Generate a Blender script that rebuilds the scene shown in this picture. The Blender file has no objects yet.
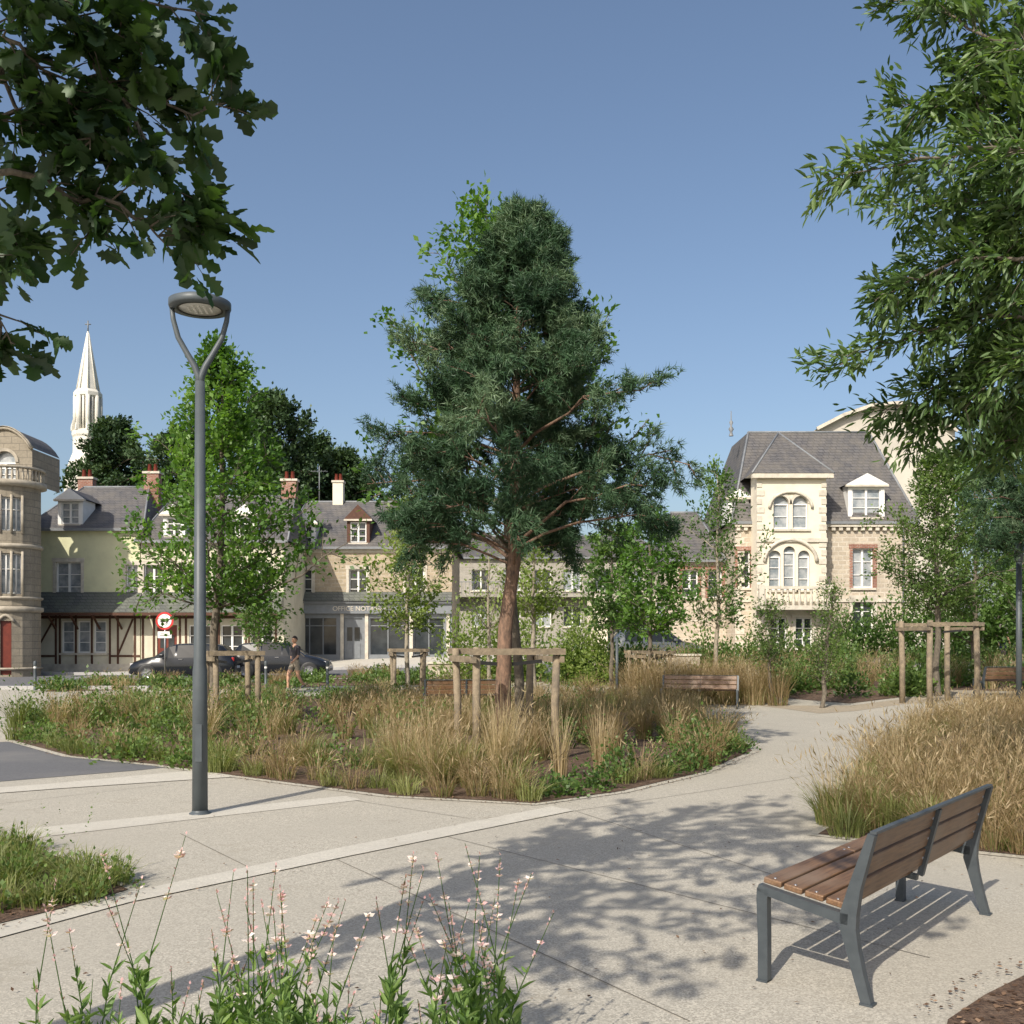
import bpy, bmesh, math, random
import numpy as np
from mathutils import Vector, Matrix
R=random.Random(7); rng=np.random.default_rng(7)
sc=bpy.context.scene
CH=1.65; F=1000.0; HZ=640.0
def H(x,y): return min(max(0.045*((x+y)*0.70711-22),0),1.1)
def G(px,py):
    dx=(px-512)/F; dz=(HZ-py)/F; d=2.0
    while d<120 and CH+dz*d>H(dx*d,d): d+=0.02
    return (dx*d,d)
def W(px,py,d): return Vector(((px-512)/F*d,d,CH+(HZ-py)/F*d))
# ------------------------------------------------------------------ materials
def nt(m):
    m.use_nodes=True; n=m.node_tree; n.nodes.clear(); return n
def N(n,t,**k):
    a=n.nodes.new(t)
    for q,v in k.items():
        if q in a.inputs.keys(): a.inputs[q].default_value=v
        else: setattr(a,q,v)
    return a
def c4(c): return (c[0],c[1],c[2],1.0)
def mixrgb(n,fac,a,b,mode='MIX'):
    m=n.nodes.new('ShaderNodeMix'); m.data_type='RGBA'; m.blend_type=mode
    for s,v in ((0,fac),(6,a),(7,b)):
        if hasattr(v,'links'): n.links.new(v,m.inputs[s])
        elif isinstance(v,(int,float)): m.inputs[s].default_value=v
        else: m.inputs[s].default_value=c4(v)
    return m.outputs[2]
def ramp(n,src,lo,hi):
    r=n.nodes.new('ShaderNodeMapRange'); r.inputs[1].default_value=lo; r.inputs[2].default_value=hi
    n.links.new(src,r.inputs[0]); return r.outputs[0]
def noise(n,vec,scale,detail=4,rough=.6):
    a=N(n,'ShaderNodeTexNoise'); a.inputs['Scale'].default_value=scale; a.inputs['Detail'].default_value=detail
    a.inputs['Roughness'].default_value=rough; n.links.new(vec,a.inputs['Vector']); return a.outputs['Fac']
def mat(name,c1,c2=None,scale=4,rough=.75,bump=0,bscale=60,metal=0,spec=.4,c3=None,s3=.6,coat=0):
    m=bpy.data.materials.new(name); n=nt(m)
    o=N(n,'ShaderNodeOutputMaterial'); p=N(n,'ShaderNodeBsdfPrincipled')
    tc=N(n,'ShaderNodeTexCoord'); v=tc.outputs['Object']
    c2=c2 or tuple(q*.75 for q in c1)
    col=mixrgb(n,ramp(n,noise(n,v,scale),.35,.65),c1,c2)
    if c3: col=mixrgb(n,ramp(n,noise(n,v,s3),.5,.72),col,c3)
    n.links.new(col,p.inputs['Base Color']); p.inputs['Roughness'].default_value=rough
    p.inputs['Metallic'].default_value=metal; p.inputs['Specular IOR Level'].default_value=spec
    p.inputs['Coat Weight'].default_value=coat
    if bump:
        b=N(n,'ShaderNodeBump'); b.inputs['Strength'].default_value=bump; b.inputs['Distance'].default_value=.02
        n.links.new(noise(n,v,bscale),b.inputs['Height']); n.links.new(b.outputs[0],p.inputs['Normal'])
    n.links.new(p.outputs[0],o.inputs[0]); return m
def brickmat(name,c1,c2,mortar,w,h,ms=.012,rough=.85,bump=.5,var=.5,stain=None):
    m=bpy.data.materials.new(name); n=nt(m)
    o=N(n,'ShaderNodeOutputMaterial'); p=N(n,'ShaderNodeBsdfPrincipled')
    tc=N(n,'ShaderNodeTexCoord'); s=N(n,'ShaderNodeSeparateXYZ'); n.links.new(tc.outputs['Object'],s.inputs[0])
    ad=N(n,'ShaderNodeMath'); n.links.new(s.outputs[0],ad.inputs[0]); n.links.new(s.outputs[1],ad.inputs[1])
    cb=N(n,'ShaderNodeCombineXYZ'); n.links.new(ad.outputs[0],cb.inputs[0]); n.links.new(s.outputs[2],cb.inputs[1])
    nv=N(n,'ShaderNodeTexNoise'); nv.inputs['Scale'].default_value=3; n.links.new(tc.outputs['Object'],nv.inputs['Vector'])
    wv=N(n,'ShaderNodeVectorMath',operation='MULTIPLY_ADD'); n.links.new(nv.outputs['Color'],wv.inputs[0]); wv.inputs[1].default_value=(.06,.04,0); n.links.new(cb.outputs[0],wv.inputs[2])
    b=N(n,'ShaderNodeTexBrick'); n.links.new(wv.outputs[0],b.inputs['Vector'])
    b.inputs['Scale'].default_value=1; b.inputs['Brick Width'].default_value=w; b.inputs['Row Height'].default_value=h
    b.inputs['Mortar Size'].default_value=ms; b.inputs['Color1'].default_value=c4(c1); b.inputs['Color2'].default_value=c4(c2); b.inputs['Mortar'].default_value=c4(mortar)
    nn=noise(n,tc.outputs['Object'],1.2,6,.7)
    col=mixrgb(n,ramp(n,nn,.35,.75),b.outputs['Color'],stain or tuple(q*var for q in c1))
    nf=noise(n,tc.outputs['Object'],14,3,.7)
    col=mixrgb(n,.35,col,mixrgb(n,nf,(0,0,0),(1,1,1)),'OVERLAY')
    n.links.new(col,p.inputs['Base Color']); p.inputs['Roughness'].default_value=rough
    bu=N(n,'ShaderNodeBump'); bu.inputs['Strength'].default_value=bump; bu.inputs['Distance'].default_value=.03; bu.invert=True
    n.links.new(b.outputs['Fac'],bu.inputs['Height']); n.links.new(bu.outputs[0],p.inputs['Normal'])
    n.links.new(p.outputs[0],o.inputs[0]); return m
def leafmat(name,dark,mid,light,trans=.35,gloss=.035):
    m=bpy.data.materials.new(name); n=nt(m); o=N(n,'ShaderNodeOutputMaterial')
    a=N(n,'ShaderNodeAttribute'); a.attribute_name='tint'
    r=N(n,'ShaderNodeValToRGB'); n.links.new(a.outputs['Fac'],r.inputs[0])
    e=r.color_ramp.elements; e[0].color=c4(dark); e[1].color=c4(light); x=e.new(.5); x.color=c4(mid)
    d=N(n,'ShaderNodeBsdfDiffuse'); t=N(n,'ShaderNodeBsdfTranslucent'); g=N(n,'ShaderNodeBsdfGlossy'); g.inputs['Roughness'].default_value=.5
    g.inputs['Color'].default_value=(.7,.75,.7,1)
    n.links.new(r.outputs[0],d.inputs[0])
    tl=mixrgb(n,1.0,r.outputs[0],(1.5,1.6,.6),'MULTIPLY'); n.links.new(tl,t.inputs[0])
    m1=N(n,'ShaderNodeMixShader'); m1.inputs[0].default_value=trans; n.links.new(d.outputs[0],m1.inputs[1]); n.links.new(t.outputs[0],m1.inputs[2])
    m2=N(n,'ShaderNodeMixShader'); m2.inputs[0].default_value=gloss; n.links.new(m1.outputs[0],m2.inputs[1]); n.links.new(g.outputs[0],m2.inputs[2])
    n.links.new(m2.outputs[0],o.inputs[0]); return m

def paving(name,base,sp):
    m=bpy.data.materials.new(name); n=nt(m); o=N(n,'ShaderNodeOutputMaterial'); p=N(n,'ShaderNodeBsdfPrincipled')
    tc=N(n,'ShaderNodeTexCoord'); v=tc.outputs['Object']
    vo=N(n,'ShaderNodeTexVoronoi'); vo.inputs['Scale'].default_value=120; n.links.new(v,vo.inputs['Vector'])
    sx=N(n,'ShaderNodeSeparateColor'); n.links.new(vo.outputs['Color'],sx.inputs[0])
    grain=mixrgb(n,ramp(n,sx.outputs[0],.1,.95),tuple(q*.5 for q in base),tuple(min(1,q*1.35) for q in base))
    col=mixrgb(n,sp,base,grain)
    col=mixrgb(n,ramp(n,noise(n,v,22,4,.7),.45,.8),col,tuple(q*.8 for q in base))
    col=mixrgb(n,ramp(n,noise(n,v,.45,5,.65),.42,.75),col,tuple(q*.84 for q in base))
    col=mixrgb(n,ramp(n,noise(n,v,1.7,7,.78),.56,.82),col,(base[0]*.64,base[1]*.62,base[2]*.58))
    n.links.new(col,p.inputs['Base Color']); p.inputs['Roughness'].default_value=.9; p.inputs['Specular IOR Level'].default_value=.25
    b=N(n,'ShaderNodeBump'); b.inputs['Strength'].default_value=.25; b.inputs['Distance'].default_value=.004
    n.links.new(vo.outputs['Distance'],b.inputs['Height']); n.links.new(b.outputs[0],p.inputs['Normal'])
    n.links.new(p.outputs[0],o.inputs[0]); return m
M={}
M['pave']=paving('paving_concrete',(.46,.425,.355),.7)
M['band']=paving('smooth_concrete',(.56,.525,.45),.3)
M['border']=paving('border_concrete',(.50,.465,.39),.4)
M['asph']=mat('asphalt',(.15,.15,.155),(.12,.12,.125),30,.9,.4,150,c3=(.18,.175,.17))
M['path']=mat('gravel_path',(.38,.32,.24),(.31,.26,.19),20,.95,.5,80)
M['ground']=mat('ground_soil',(.10,.11,.05),(.07,.09,.035),2,.95,.4,20)
M['mulch']=mat('mulch',(.16,.10,.065),(.065,.04,.027),38,.95,1.0,70,c3=(.22,.155,.11),s3=9)
M['kerb']=mat('kerb_granite',(.42,.41,.39),(.34,.33,.32),30,.85,.2)
M['line']=mat('road_paint',(.7,.7,.67),(.55,.55,.53),10,.7)
M['steel']=mat('painted_steel',(.065,.076,.084),(.05,.06,.068),14,.45,.05,200,spec=.4)
M['lamp']=mat('lamp_steel',(.085,.10,.108),(.07,.082,.09),6,.45,.03,100,spec=.35)
M['lens']=mat('lamp_lens',(.62,.62,.58),(.5,.5,.47),20,.3)
M['glassd']=mat('window_glass',(.045,.053,.06),(.02,.025,.03),1.5,.1,spec=.6,coat=.2)
M['carglass']=mat('car_glass',(.015,.018,.02),(.012,.014,.016),1.5,.12,spec=.4)
M['curtain']=mat('window_curtained',(.40,.41,.41),(.18,.21,.23),2.5,.25,spec=.7,coat=.4)
M['white']=mat('white_paint',(.80,.79,.76),(.72,.71,.67),3,.55)
M['stone']=brickmat('stone_masonry',(.48,.39,.27),(.34,.28,.19),(.46,.40,.31),.42,.2,.025,var=.6)
M['stone2']=brickmat('mansion_masonry',(.56,.48,.37),(.42,.35,.27),(.58,.52,.43),.4,.22,.03,var=.68)
M['ashlar']=brickmat('ashlar_stone',(.33,.285,.215),(.27,.235,.18),(.17,.15,.12),.7,.32,.016,var=.6)
M['slate']=brickmat('slate_roof',(.115,.11,.112),(.075,.075,.082),(.035,.035,.04),.3,.16,.012,.7,.7,.55,stain=(.15,.135,.115))
M['slate2']=brickmat('slate_roof_pale',(.14,.145,.135),(.095,.10,.095),(.045,.05,.045),.3,.16,.012,.7,.7,.55,stain=(.14,.15,.11))
M['cream']=mat('render_cream',(.64,.60,.47),(.58,.54,.42),1.5,.85,.1,c3=(.50,.46,.35),s3=.8)
M['yel']=mat('render_yellow',(.66,.65,.42),(.60,.59,.38),1.5,.85,.1,c3=(.52,.51,.33),s3=.9)
M['plaster']=mat('render_pale',(.76,.69,.55),(.70,.63,.50),1.3,.85,.1,c3=(.58,.52,.42),s3=.7)
M['timber']=mat('timber_beam',(.10,.045,.025),(.07,.03,.018),8,.7)
M['trim']=mat('stone_trim',(.63,.58,.48),(.52,.47,.39),5,.8,.1,c3=(.40,.36,.30),s3=1.5)
M['trimd']=mat('weathered_stone_trim',(.44,.39,.31),(.34,.30,.235),5,.8,.1,c3=(.25,.22,.175),s3=1.5)
M['brick']=brickmat('red_brick',(.36,.14,.085),(.29,.11,.065),(.42,.38,.33),.22,.075,.012)
M['greyp']=mat('shopfront_grey',(.20,.215,.23),(.17,.18,.19),4,.5)
M['door']=mat('door_red_brown',(.18,.035,.02),(.13,.025,.015),6,.5)
M['red']=mat('sign_red',(.55,.03,.03),(.5,.03,.03),5,.4)
M['black']=mat('black_plastic',(.02,.02,.02),(.03,.03,.03),5,.5)
M['carp']=mat('car_paint',(.012,.014,.018),(.01,.012,.016),2,.25,spec=.35,coat=.25)
M['carp2']=mat('car_paint_grey',(.09,.10,.11),(.08,.09,.10),2,.25,spec=.4,coat=.4)
M['rim']=mat('wheel_rim',(.4,.4,.42),(.3,.3,.31),9,.35,metal=.7)
M['tyre']=mat('tyre',(.025,.025,.025),(.035,.035,.035),20,.85)
M['lightg']=mat('headlight',(.6,.6,.62),(.4,.4,.42),9,.15,spec=.8)
M['taill']=mat('taillight',(.4,.02,.02),(.3,.02,.02),9,.2)
M['white_st']=mat('church_stone',(.74,.71,.63),(.66,.63,.56),.6,.85,c3=(.56,.53,.46),s3=.25)
M['hall']=mat('hall_wall',(.58,.54,.46),(.52,.48,.41),.4,.85,c3=(.46,.43,.37),s3=.2)
M['stake']=mat('stake_timber',(.30,.24,.165),(.20,.16,.11),12,.85,.4,40,c3=(.15,.125,.095),s3=4)
M['skin']=mat('skin',(.50,.29,.19),(.45,.26,.17),8,.6)
M['hair']=mat('hair',(.04,.025,.015),(.03,.02,.012),20,.6)
M['shirt1']=mat('shirt_dark',(.06,.055,.06),(.045,.04,.05),9,.9)
M['shorts']=mat('shorts_tan',(.30,.26,.20),(.24,.21,.17),9,.9)
M['shirt2']=mat('shirt_pale',(.65,.52,.48),(.56,.45,.42),9,.9)
M['trous']=mat('trousers',(.06,.07,.1),(.05,.06,.09),9,.9)
M['shoe']=mat('shoes',(.3,.3,.3),(.2,.2,.2),9,.7)
M['zinc']=mat('zinc_roof',(.60,.57,.51),(.52,.50,.45),.7,.6)
M['concwall']=brickmat('grey_brown_masonry',(.42,.39,.33),(.33,.30,.25),(.44,.41,.36),.5,.25,.02,var=.7)
M['zinc2']=mat('zinc_grey',(.22,.23,.24),(.17,.18,.19),3,.5)
M['joint']=mat('joint_dark',(.19,.17,.14),(.14,.125,.105),9,.9)
def woodmat():
    m=bpy.data.materials.new('bench_wood'); n=nt(m); o=N(n,'ShaderNodeOutputMaterial'); p=N(n,'ShaderNodeBsdfPrincipled')
    tc=N(n,'ShaderNodeTexCoord'); mp=N(n,'ShaderNodeMapping'); n.links.new(tc.outputs['Object'],mp.inputs[0]); mp.inputs['Scale'].default_value=(1.5,22,22)
    a=noise(n,mp.outputs[0],3,6,.7); b=noise(n,tc.outputs['Object'],3,3,.5)
    col=mixrgb(n,ramp(n,a,.3,.7),(.25,.14,.07),(.085,.045,.025)); col=mixrgb(n,ramp(n,b,.4,.75),col,(.22,.15,.10))
    n.links.new(col,p.inputs['Base Color']); p.inputs['Roughness'].default_value=.5
    bu=N(n,'ShaderNodeBump'); bu.inputs['Strength'].default_value=.3; bu.inputs['Distance'].default_value=.004; n.links.new(a,bu.inputs['Height']); n.links.new(bu.outputs[0],p.inputs['Normal'])
    n.links.new(p.outputs[0],o.inputs[0]); return m
M['wood']=woodmat()
def bark(name,a,b):
    m=bpy.data.materials.new(name); n=nt(m); o=N(n,'ShaderNodeOutputMaterial'); p=N(n,'ShaderNodeBsdfPrincipled')
    tc=N(n,'ShaderNodeTexCoord'); mp=N(n,'ShaderNodeMapping'); n.links.new(tc.outputs['Object'],mp.inputs[0]); mp.inputs['Scale'].default_value=(1,1,.35)
    f=noise(n,mp.outputs[0],28,5,.7); n.links.new(mixrgb(n,ramp(n,f,.35,.65),a,b),p.inputs['Base Color']); p.inputs['Roughness'].default_value=.9
    bu=N(n,'ShaderNodeBump'); bu.inputs['Strength'].default_value=.8; bu.inputs['Distance'].default_value=.02; n.links.new(f,bu.inputs['Height']); n.links.new(bu.outputs[0],p.inputs['Normal'])
    n.links.new(p.outputs[0],o.inputs[0]); return m
M['barkp']=bark('pine_bark',(.27,.165,.11),(.10,.068,.05)); M['barkg']=bark('grey_bark',(.19,.16,.12),(.09,.075,.058)); M['barkl']=bark('pale_bark',(.38,.33,.25),(.21,.18,.14))
L={}
L['oak']=leafmat('oak_leaf',(.018,.042,.012),(.035,.075,.02),(.075,.14,.035),.3,.05)
L['right']=leafmat('willow_oak_leaf',(.045,.09,.025),(.085,.15,.042),(.17,.25,.08),.35,.05)
L['bright']=leafmat('hornbeam_leaf',(.055,.13,.022),(.10,.20,.036),(.17,.29,.06),.4)
L['pale']=leafmat('pale_leaf',(.13,.19,.04),(.20,.27,.065),(.31,.37,.12),.4)
L['mid']=leafmat('mid_leaf',(.05,.105,.025),(.09,.165,.04),(.16,.26,.07),.38)
L['dark']=leafmat('conifer_leaf',(.03,.055,.025),(.05,.09,.04),(.09,.14,.06),.15,.03)
L['pine']=leafmat('pine_needle',(.024,.055,.027),(.055,.108,.052),(.15,.215,.12),.12,.03)
L['shrub']=leafmat('shrub_leaf',(.055,.10,.025),(.10,.165,.042),(.19,.27,.075),.38)
L['darkshrub']=leafmat('rose_leaf',(.035,.08,.018),(.07,.13,.03),(.14,.22,.055),.3)
L['lime']=leafmat('lime_grass',(.11,.135,.04),(.19,.215,.07),(.31,.32,.13),.35)
L['gold']=leafmat('straw_grass',(.17,.115,.06),(.33,.24,.135),(.52,.42,.27),.35,.03)
L['gaura']=leafmat('gaura_leaf',(.08,.15,.04),(.15,.25,.065),(.27,.37,.12),.4)
L['petal']=leafmat('petal',(.58,.32,.35),(.78,.6,.6),(.88,.8,.78),.3,.02)
L['chip']=leafmat('bark_chip',(.05,.03,.02),(.14,.085,.055),(.30,.20,.13),0,.02)
# ------------------------------------------------------------------ builder
class Obj:
    def __init__(s): s.p={}; s.M=Matrix.Identity(4)
    def part(s,n,m):
        if n not in s.p: s.p[n]=([],[],m,[])
        return s.p[n]
    def poly(s,n,m,pts,smooth=False):
        v,f,_,sm=s.part(n,m); i=len(v); v.extend([(s.M@Vector(q))[:] for q in pts]); f.append(tuple(range(i,i+len(pts)))); sm.append(smooth)
    def mesh(s,n,m,verts,faces,smooth=False):
        v,f,_,sm=s.part(n,m); i=len(v); v.extend([(s.M@Vector(q))[:] for q in verts]); f.extend([tuple(i+a for a in q) for q in faces]); sm.extend([smooth]*len(faces))
    def box(s,n,m,x0,x1,y0,y1,z0,z1,b=0):
        if b<=0:
            vs=[(x0,y0,z0),(x1,y0,z0),(x1,y1,z0),(x0,y1,z0),(x0,y0,z1),(x1,y0,z1),(x1,y1,z1),(x0,y1,z1)]
            s.mesh(n,m,vs,[(0,3,2,1),(4,5,6,7),(0,1,5,4),(1,2,6,5),(2,3,7,6),(3,0,4,7)])
        else:
            bm=bmesh.new(); bmesh.ops.create_cube(bm,size=1)
            for v in bm.verts: v.co=Vector(((x0+x1)/2+v.co.x*(x1-x0),(y0+y1)/2+v.co.y*(y1-y0),(z0+z1)/2+v.co.z*(z1-z0)))
            bmesh.ops.bevel(bm,geom=bm.edges[:],offset=b,segments=2,affect='EDGES',profile=.5)
            bm.verts.index_update(); s.mesh(n,m,[v.co[:] for v in bm.verts],[tuple(v.index for v in f.verts) for f in bm.faces]); bm.free()
    def tube(s,n,m,pts,rad,k=8,cap=True,flat=None):
        pts=[Vector(q) for q in pts]; vs=[];fs=[]
        if not hasattr(rad,'__len__'): rad=[rad]*len(pts)
        t0=(pts[1]-pts[0]).normalized(); ref=Vector((0,0,1)) if abs(t0.z)<.9 else Vector((1,0,0))
        u=t0.cross(ref).normalized()
        for i,q in enumerate(pts):
            a=pts[max(0,i-1)];b=pts[min(len(pts)-1,i+1)]; t=(b-a).normalized()
            u=(u-t*u.dot(t)).normalized(); w=t.cross(u)
            for j in range(k):
                an=2*math.pi*j/k; vs.append(q+u*math.cos(an)*rad[i]+w*math.sin(an)*rad[i])
        for i in range(len(pts)-1):
            for j in range(k): fs.append((i*k+j,i*k+(j+1)%k,(i+1)*k+(j+1)%k,(i+1)*k+j))
        s.mesh(n,m,vs,fs,True)
        if cap:
            s.mesh(n,m,vs[:k],[tuple(range(k))[::-1]]); s.mesh(n,m,vs[-k:],[tuple(range(k))])
    def lathe(s,n,m,c,prof,k=24,smooth=True,ang0=0):
        vs=[];fs=[]
        for (r,z) in prof:
            for j in range(k):
                a=2*math.pi*j/k+ang0; vs.append((c[0]+r*math.cos(a),c[1]+r*math.sin(a),c[2]+z))
        for i in range(len(prof)-1):
            for j in range(k): fs.append((i*k+j,i*k+(j+1)%k,(i+1)*k+(j+1)%k,(i+1)*k+j))
        s.mesh(n,m,vs,fs,smooth)
    def bar(s,n,m,a,b,w,h):
        a=Vector(a);b=Vector(b);t=(b-a);l=t.length;t.normalize(); up=Vector((0,0,1)) if abs(t.z)<.95 else Vector((0,1,0))
        u=t.cross(up).normalized();v=u.cross(t)
        vs=[q+u*sx*w/2+v*sz*h/2 for q in(a,b) for sx,sz in((-1,-1),(1,-1),(1,1),(-1,1))]
        s.mesh(n,m,vs,[(0,3,2,1),(4,5,6,7),(0,1,5,4),(1,2,6,5),(2,3,7,6),(3,0,4,7)])
    def finish(s,name,loc=(0,0,0),rot=0):
        e=bpy.data.objects.new(name,None); sc.collection.objects.link(e); e.location=loc; e.rotation_euler=(0,0,rot); e.empty_display_size=.2
        for n,(v,f,m,sm) in s.p.items():
            me=bpy.data.meshes.new(n); me.from_pydata(v,[],f); me.materials.append(m)
            me.polygons.foreach_set('use_smooth',sm); me.update()
            bm=bmesh.new(); bm.from_mesh(me); bmesh.ops.remove_doubles(bm,verts=bm.verts,dist=1e-5) if any(sm) and len(v)<20000 else None
            bmesh.ops.recalc_face_normals(bm,faces=bm.faces); bm.to_mesh(me); bm.free()
            o=bpy.data.objects.new(n,me); sc.collection.objects.link(o); o.parent=e
        return e
# ---------------------------------------------------------------- ground sheets
def sheet(name,pts,off,m):
    bm=bmesh.new()
    vs=[bm.verts.new((p[0],p[1],0)) for p in pts]; bm.faces.new(vs)
    bmesh.ops.triangulate(bm,faces=bm.faces[:])
    for u in (22,22+1.1/.045):
        g=bm.verts[:]+bm.edges[:]+bm.faces[:]
        bmesh.ops.bisect_plane(bm,geom=g,dist=1e-5,plane_co=(u*.70711,u*.70711,0),plane_no=(.70711,.70711,0))
    for v in bm.verts: v.co.z=H(v.co.x,v.co.y)+off
    bmesh.ops.recalc_face_normals(bm,faces=bm.faces)
    for f in bm.faces:
        if f.normal.z<0: f.normal_flip()
    me=bpy.data.meshes.new(name); bm.to_mesh(me); bm.free(); me.materials.append(m)
    o=bpy.data.objects.new(name,me); sc.collection.objects.link(o); return pts
def GP(*a): return [G(*q) for q in a]
sheet('ground',[(-900,-300),(900,-300),(900,1500),(-900,1500)],0,M['ground'])
sheet('road',[(-90,33.5),(-12,33.5),(14,38.0),(60,38.5),(60,47),(-90,47)],.004,M['asph'])
sheet('plaza_paving',[(-60,-12),(45,-12),(45,37.5),(14,37.5),(-12,33),(-60,33)],.008,M['pave'])
sheet('asphalt_lane',GP((-150,752),(30,741),(110,757),(205,764),(140,771),(-150,795)),.012,M['asph'])
def ring(pts,o):
    cx=sum(p[0] for p in pts)/len(pts); cy=sum(p[1] for p in pts)/len(pts); out=[]
    n=len(pts)
    for i in range(n):
        a=Vector(pts[i-1]);b=Vector(pts[i]);c=Vector(pts[(i+1)%n]); t=(c-a).normalized(); nn=Vector((t.y,-t.x))
        if nn.dot(b-Vector((cx,cy)))<0: nn=-nn
        out.append((b.x+nn.x*o,b.y+nn.y*o))
    return out
bed_main=GP((15,742),(70,757),(160,766),(235,777),(390,797),(535,805),(620,793),(700,774),(752,752),(735,733),(700,716),(640,703),(450,694),(250,698),(90,704),(10,718))
bed_right=GP((818,836),(842,822),(862,790),(893,752),(935,726),(1000,712),(1100,706),(1290,780),(1290,875),(1040,860),(900,845))
bed_left=GP((-120,838),(0,838),(75,866),(128,893),(60,912),(-30,934),(-160,950))
bed_front=[(-2.3,2.0),(.15,2.0),(.15,3.7),(-.4,4.1),(-1.3,4.15),(-2.1,4.05)]
bed_corner=GP((948,1024),(985,1000),(1040,972),(1200,925),(1500,1000),(1300,1200),(930,1100))
bed_b3=GP((765,697),(850,704),(930,694),(915,678),(850,672),(765,672))
bed_b4=GP((560,679),(650,681),(745,674),(700,664),(555,666))
bed_b5=GP((320,686),(545,682),(540,672),(320,676))
bed_b6=GP((935,690),(1180,696),(1180,672),(935,672))
bed_strip=GP((45,692),(140,690),(320,687),(320,680),(60,686))
for b in (bed_main,bed_right,bed_left): sheet('bed_border',ring(b,.10),.014,M['border'])
for b in (bed_main,bed_right,bed_left,bed_front,bed_corner,bed_b3,bed_b4,bed_b5,bed_b6,bed_strip): sheet('planting_bed',b,.020,M['mulch'])
sheet('concrete_band',GP((-150,849),(345,797),(362,801),(-150,861)),.012,M['band'])
sheet('concrete_band',GP((-150,965),(0,929),(120,897),(330,852),(552,808),(575,812),(350,858),(130,905),(0,941),(-150,982)),.016,M['band'])
sheet('concrete_band',GP((200,771),(235,778),(60,790),(-150,806),(-150,800),(50,785)),.016,M['band'])
sheet('gravel_path',GP((760,706),(850,706),(930,696),(935,690),(1000,691),(1000,697),(900,705),(820,714)),.012,M['path'])
jo=Obj()
def jline(a,b,w=.007):
    a=Vector((a[0],a[1],0));b=Vector((b[0],b[1],0)); t=(b-a).normalized(); u=Vector((-t.y,t.x,0))*w/2; z=Vector((0,0,.0115))
    jo.poly('joint',M['joint'],[(a-u)+z,(b-u)+z,(b+u)+z,(a+u)+z])
for a,b in (((0,805),(165,786)),((330,858),(690,1024)),((575,812),(860,905)),((345,800),(470,820)),((575,812),(850,770)),((180,835),(255,872)),((440,836),(930,960))):
    jline(G(*a),G(*b))
jo.finish('paving_joints')
k=Obj()
for x in range(-60,-12,1): k.box('kerb_stones',M['kerb'],x+.004,x+.996,33.0,33.25,0,.13,.01)
for x in range(-60,13,1):
    z=H(x,47.2); k.box('far_kerb_stones',M['kerb'],x+.004,x+.996,47.0,47.3,z-.1,z+.13,.01)
k.finish('kerb')
k=Obj()
for x in range(-58,8,5): k.box('dash',M['line'],x,x+2.2,39.9,40.02,H(x+2.2,40)+.0045,H(x+2.2,40)+.009)
for x in (-24,-19,-13.5,-8): k.box('bay_line',M['line'],x,x+.1,43.4,46.9,.0045,.009)
k.finish('road_markings')
sheet('pavement',[(-90,47.3),(60,47.3),(60,62),(-90,62)],.10,M['band'])
# ------------------------------------------------------------------ foliage
def to_mesh(name,V,loops,tot,tint,m,parent=None):
    me=bpy.data.meshes.new(name); me.vertices.add(len(V)); me.vertices.foreach_set('co',V.astype(np.float32).ravel())
    me.loops.add(len(loops)); me.loops.foreach_set('vertex_index',loops.astype(np.int32))
    st=np.concatenate([[0],np.cumsum(tot)[:-1]]); me.polygons.add(len(tot)); me.polygons.foreach_set('loop_start',st.astype(np.int32))
    a=me.attributes.new('tint','FLOAT','POINT'); a.data.foreach_set('value',tint.astype(np.float32))
    me.materials.append(m); me.update(calc_edges=True)
    o=bpy.data.objects.new(name,me); sc.collection.objects.link(o)
    if parent: o.parent=parent
    return o
def nrm(a): return a/np.maximum(np.linalg.norm(a,axis=1,keepdims=True),1e-9)
class Leaves:
    def __init__(s): s.p=[];s.d=[];s.s=[];s.t=[]
    def add(s,p,d,size,t):
        s.p.append(p);s.d.append(d);s.s.append(size);s.t.append(t)
    def cluster(s,c,n,spread,d,dj,size,tint,tj=.25):
        c=np.array(c)[None]; s.add(c+rng.normal(0,1,(n,3))*spread, np.array(d)[None]+rng.normal(0,dj,(n,3)), size*rng.uniform(.7,1.25,n), np.clip(tint+rng.uniform(-tj,tj,n),0,1))
    def build(s,name,tmpl,m,parent=None,upb=1.0,keep=None):
        P=np.concatenate(s.p);D=nrm(np.concatenate(s.d));S=np.concatenate(s.s);T=np.concatenate(s.t)
        if keep is not None:
            k=keep(P); P,D,S,T=P[k],D[k],S[k],T[k]
        n=len(P); U=rng.normal(0,.6,(n,3)); U[:,2]+=upb
        X=nrm(np.cross(D,U)); Nn=np.cross(X,D)
        tv,tf=tmpl; tv=np.array(tv,float); K=len(tv)
        V=P[:,None,:]+S[:,None,None]*(tv[None,:,0:1]*X[:,None,:]+tv[None,:,1:2]*D[:,None,:]+tv[None,:,2:3]*Nn[:,None,:])
        fl=np.array([i for f in tf for i in f]); ft=np.array([len(f) for f in tf])
        loops=(fl[None,:]+(np.arange(n)*K)[:,None]).ravel(); tot=np.tile(ft,n)
        return to_mesh(name,V.reshape(-1,3),loops,tot,np.repeat(T,K),m,parent)
T_QUAD=([(0,0,0),(.32,.45,.06),(0,1,-.05),(-.32,.45,.06)],[(0,1,2,3)])
T_SEED=([(0,0,0),(.07,.4,.0),(0,1,-.05),(-.07,.4,.0)],[(0,1,2,3)])
T_LANCE=([(0,0,0),(.13,.3,.03),(.11,.65,.0),(0,1,-.1),(-.11,.65,0),(-.13,.3,.03)],[(0,1,2,3),(0,3,4,5)])
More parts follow.
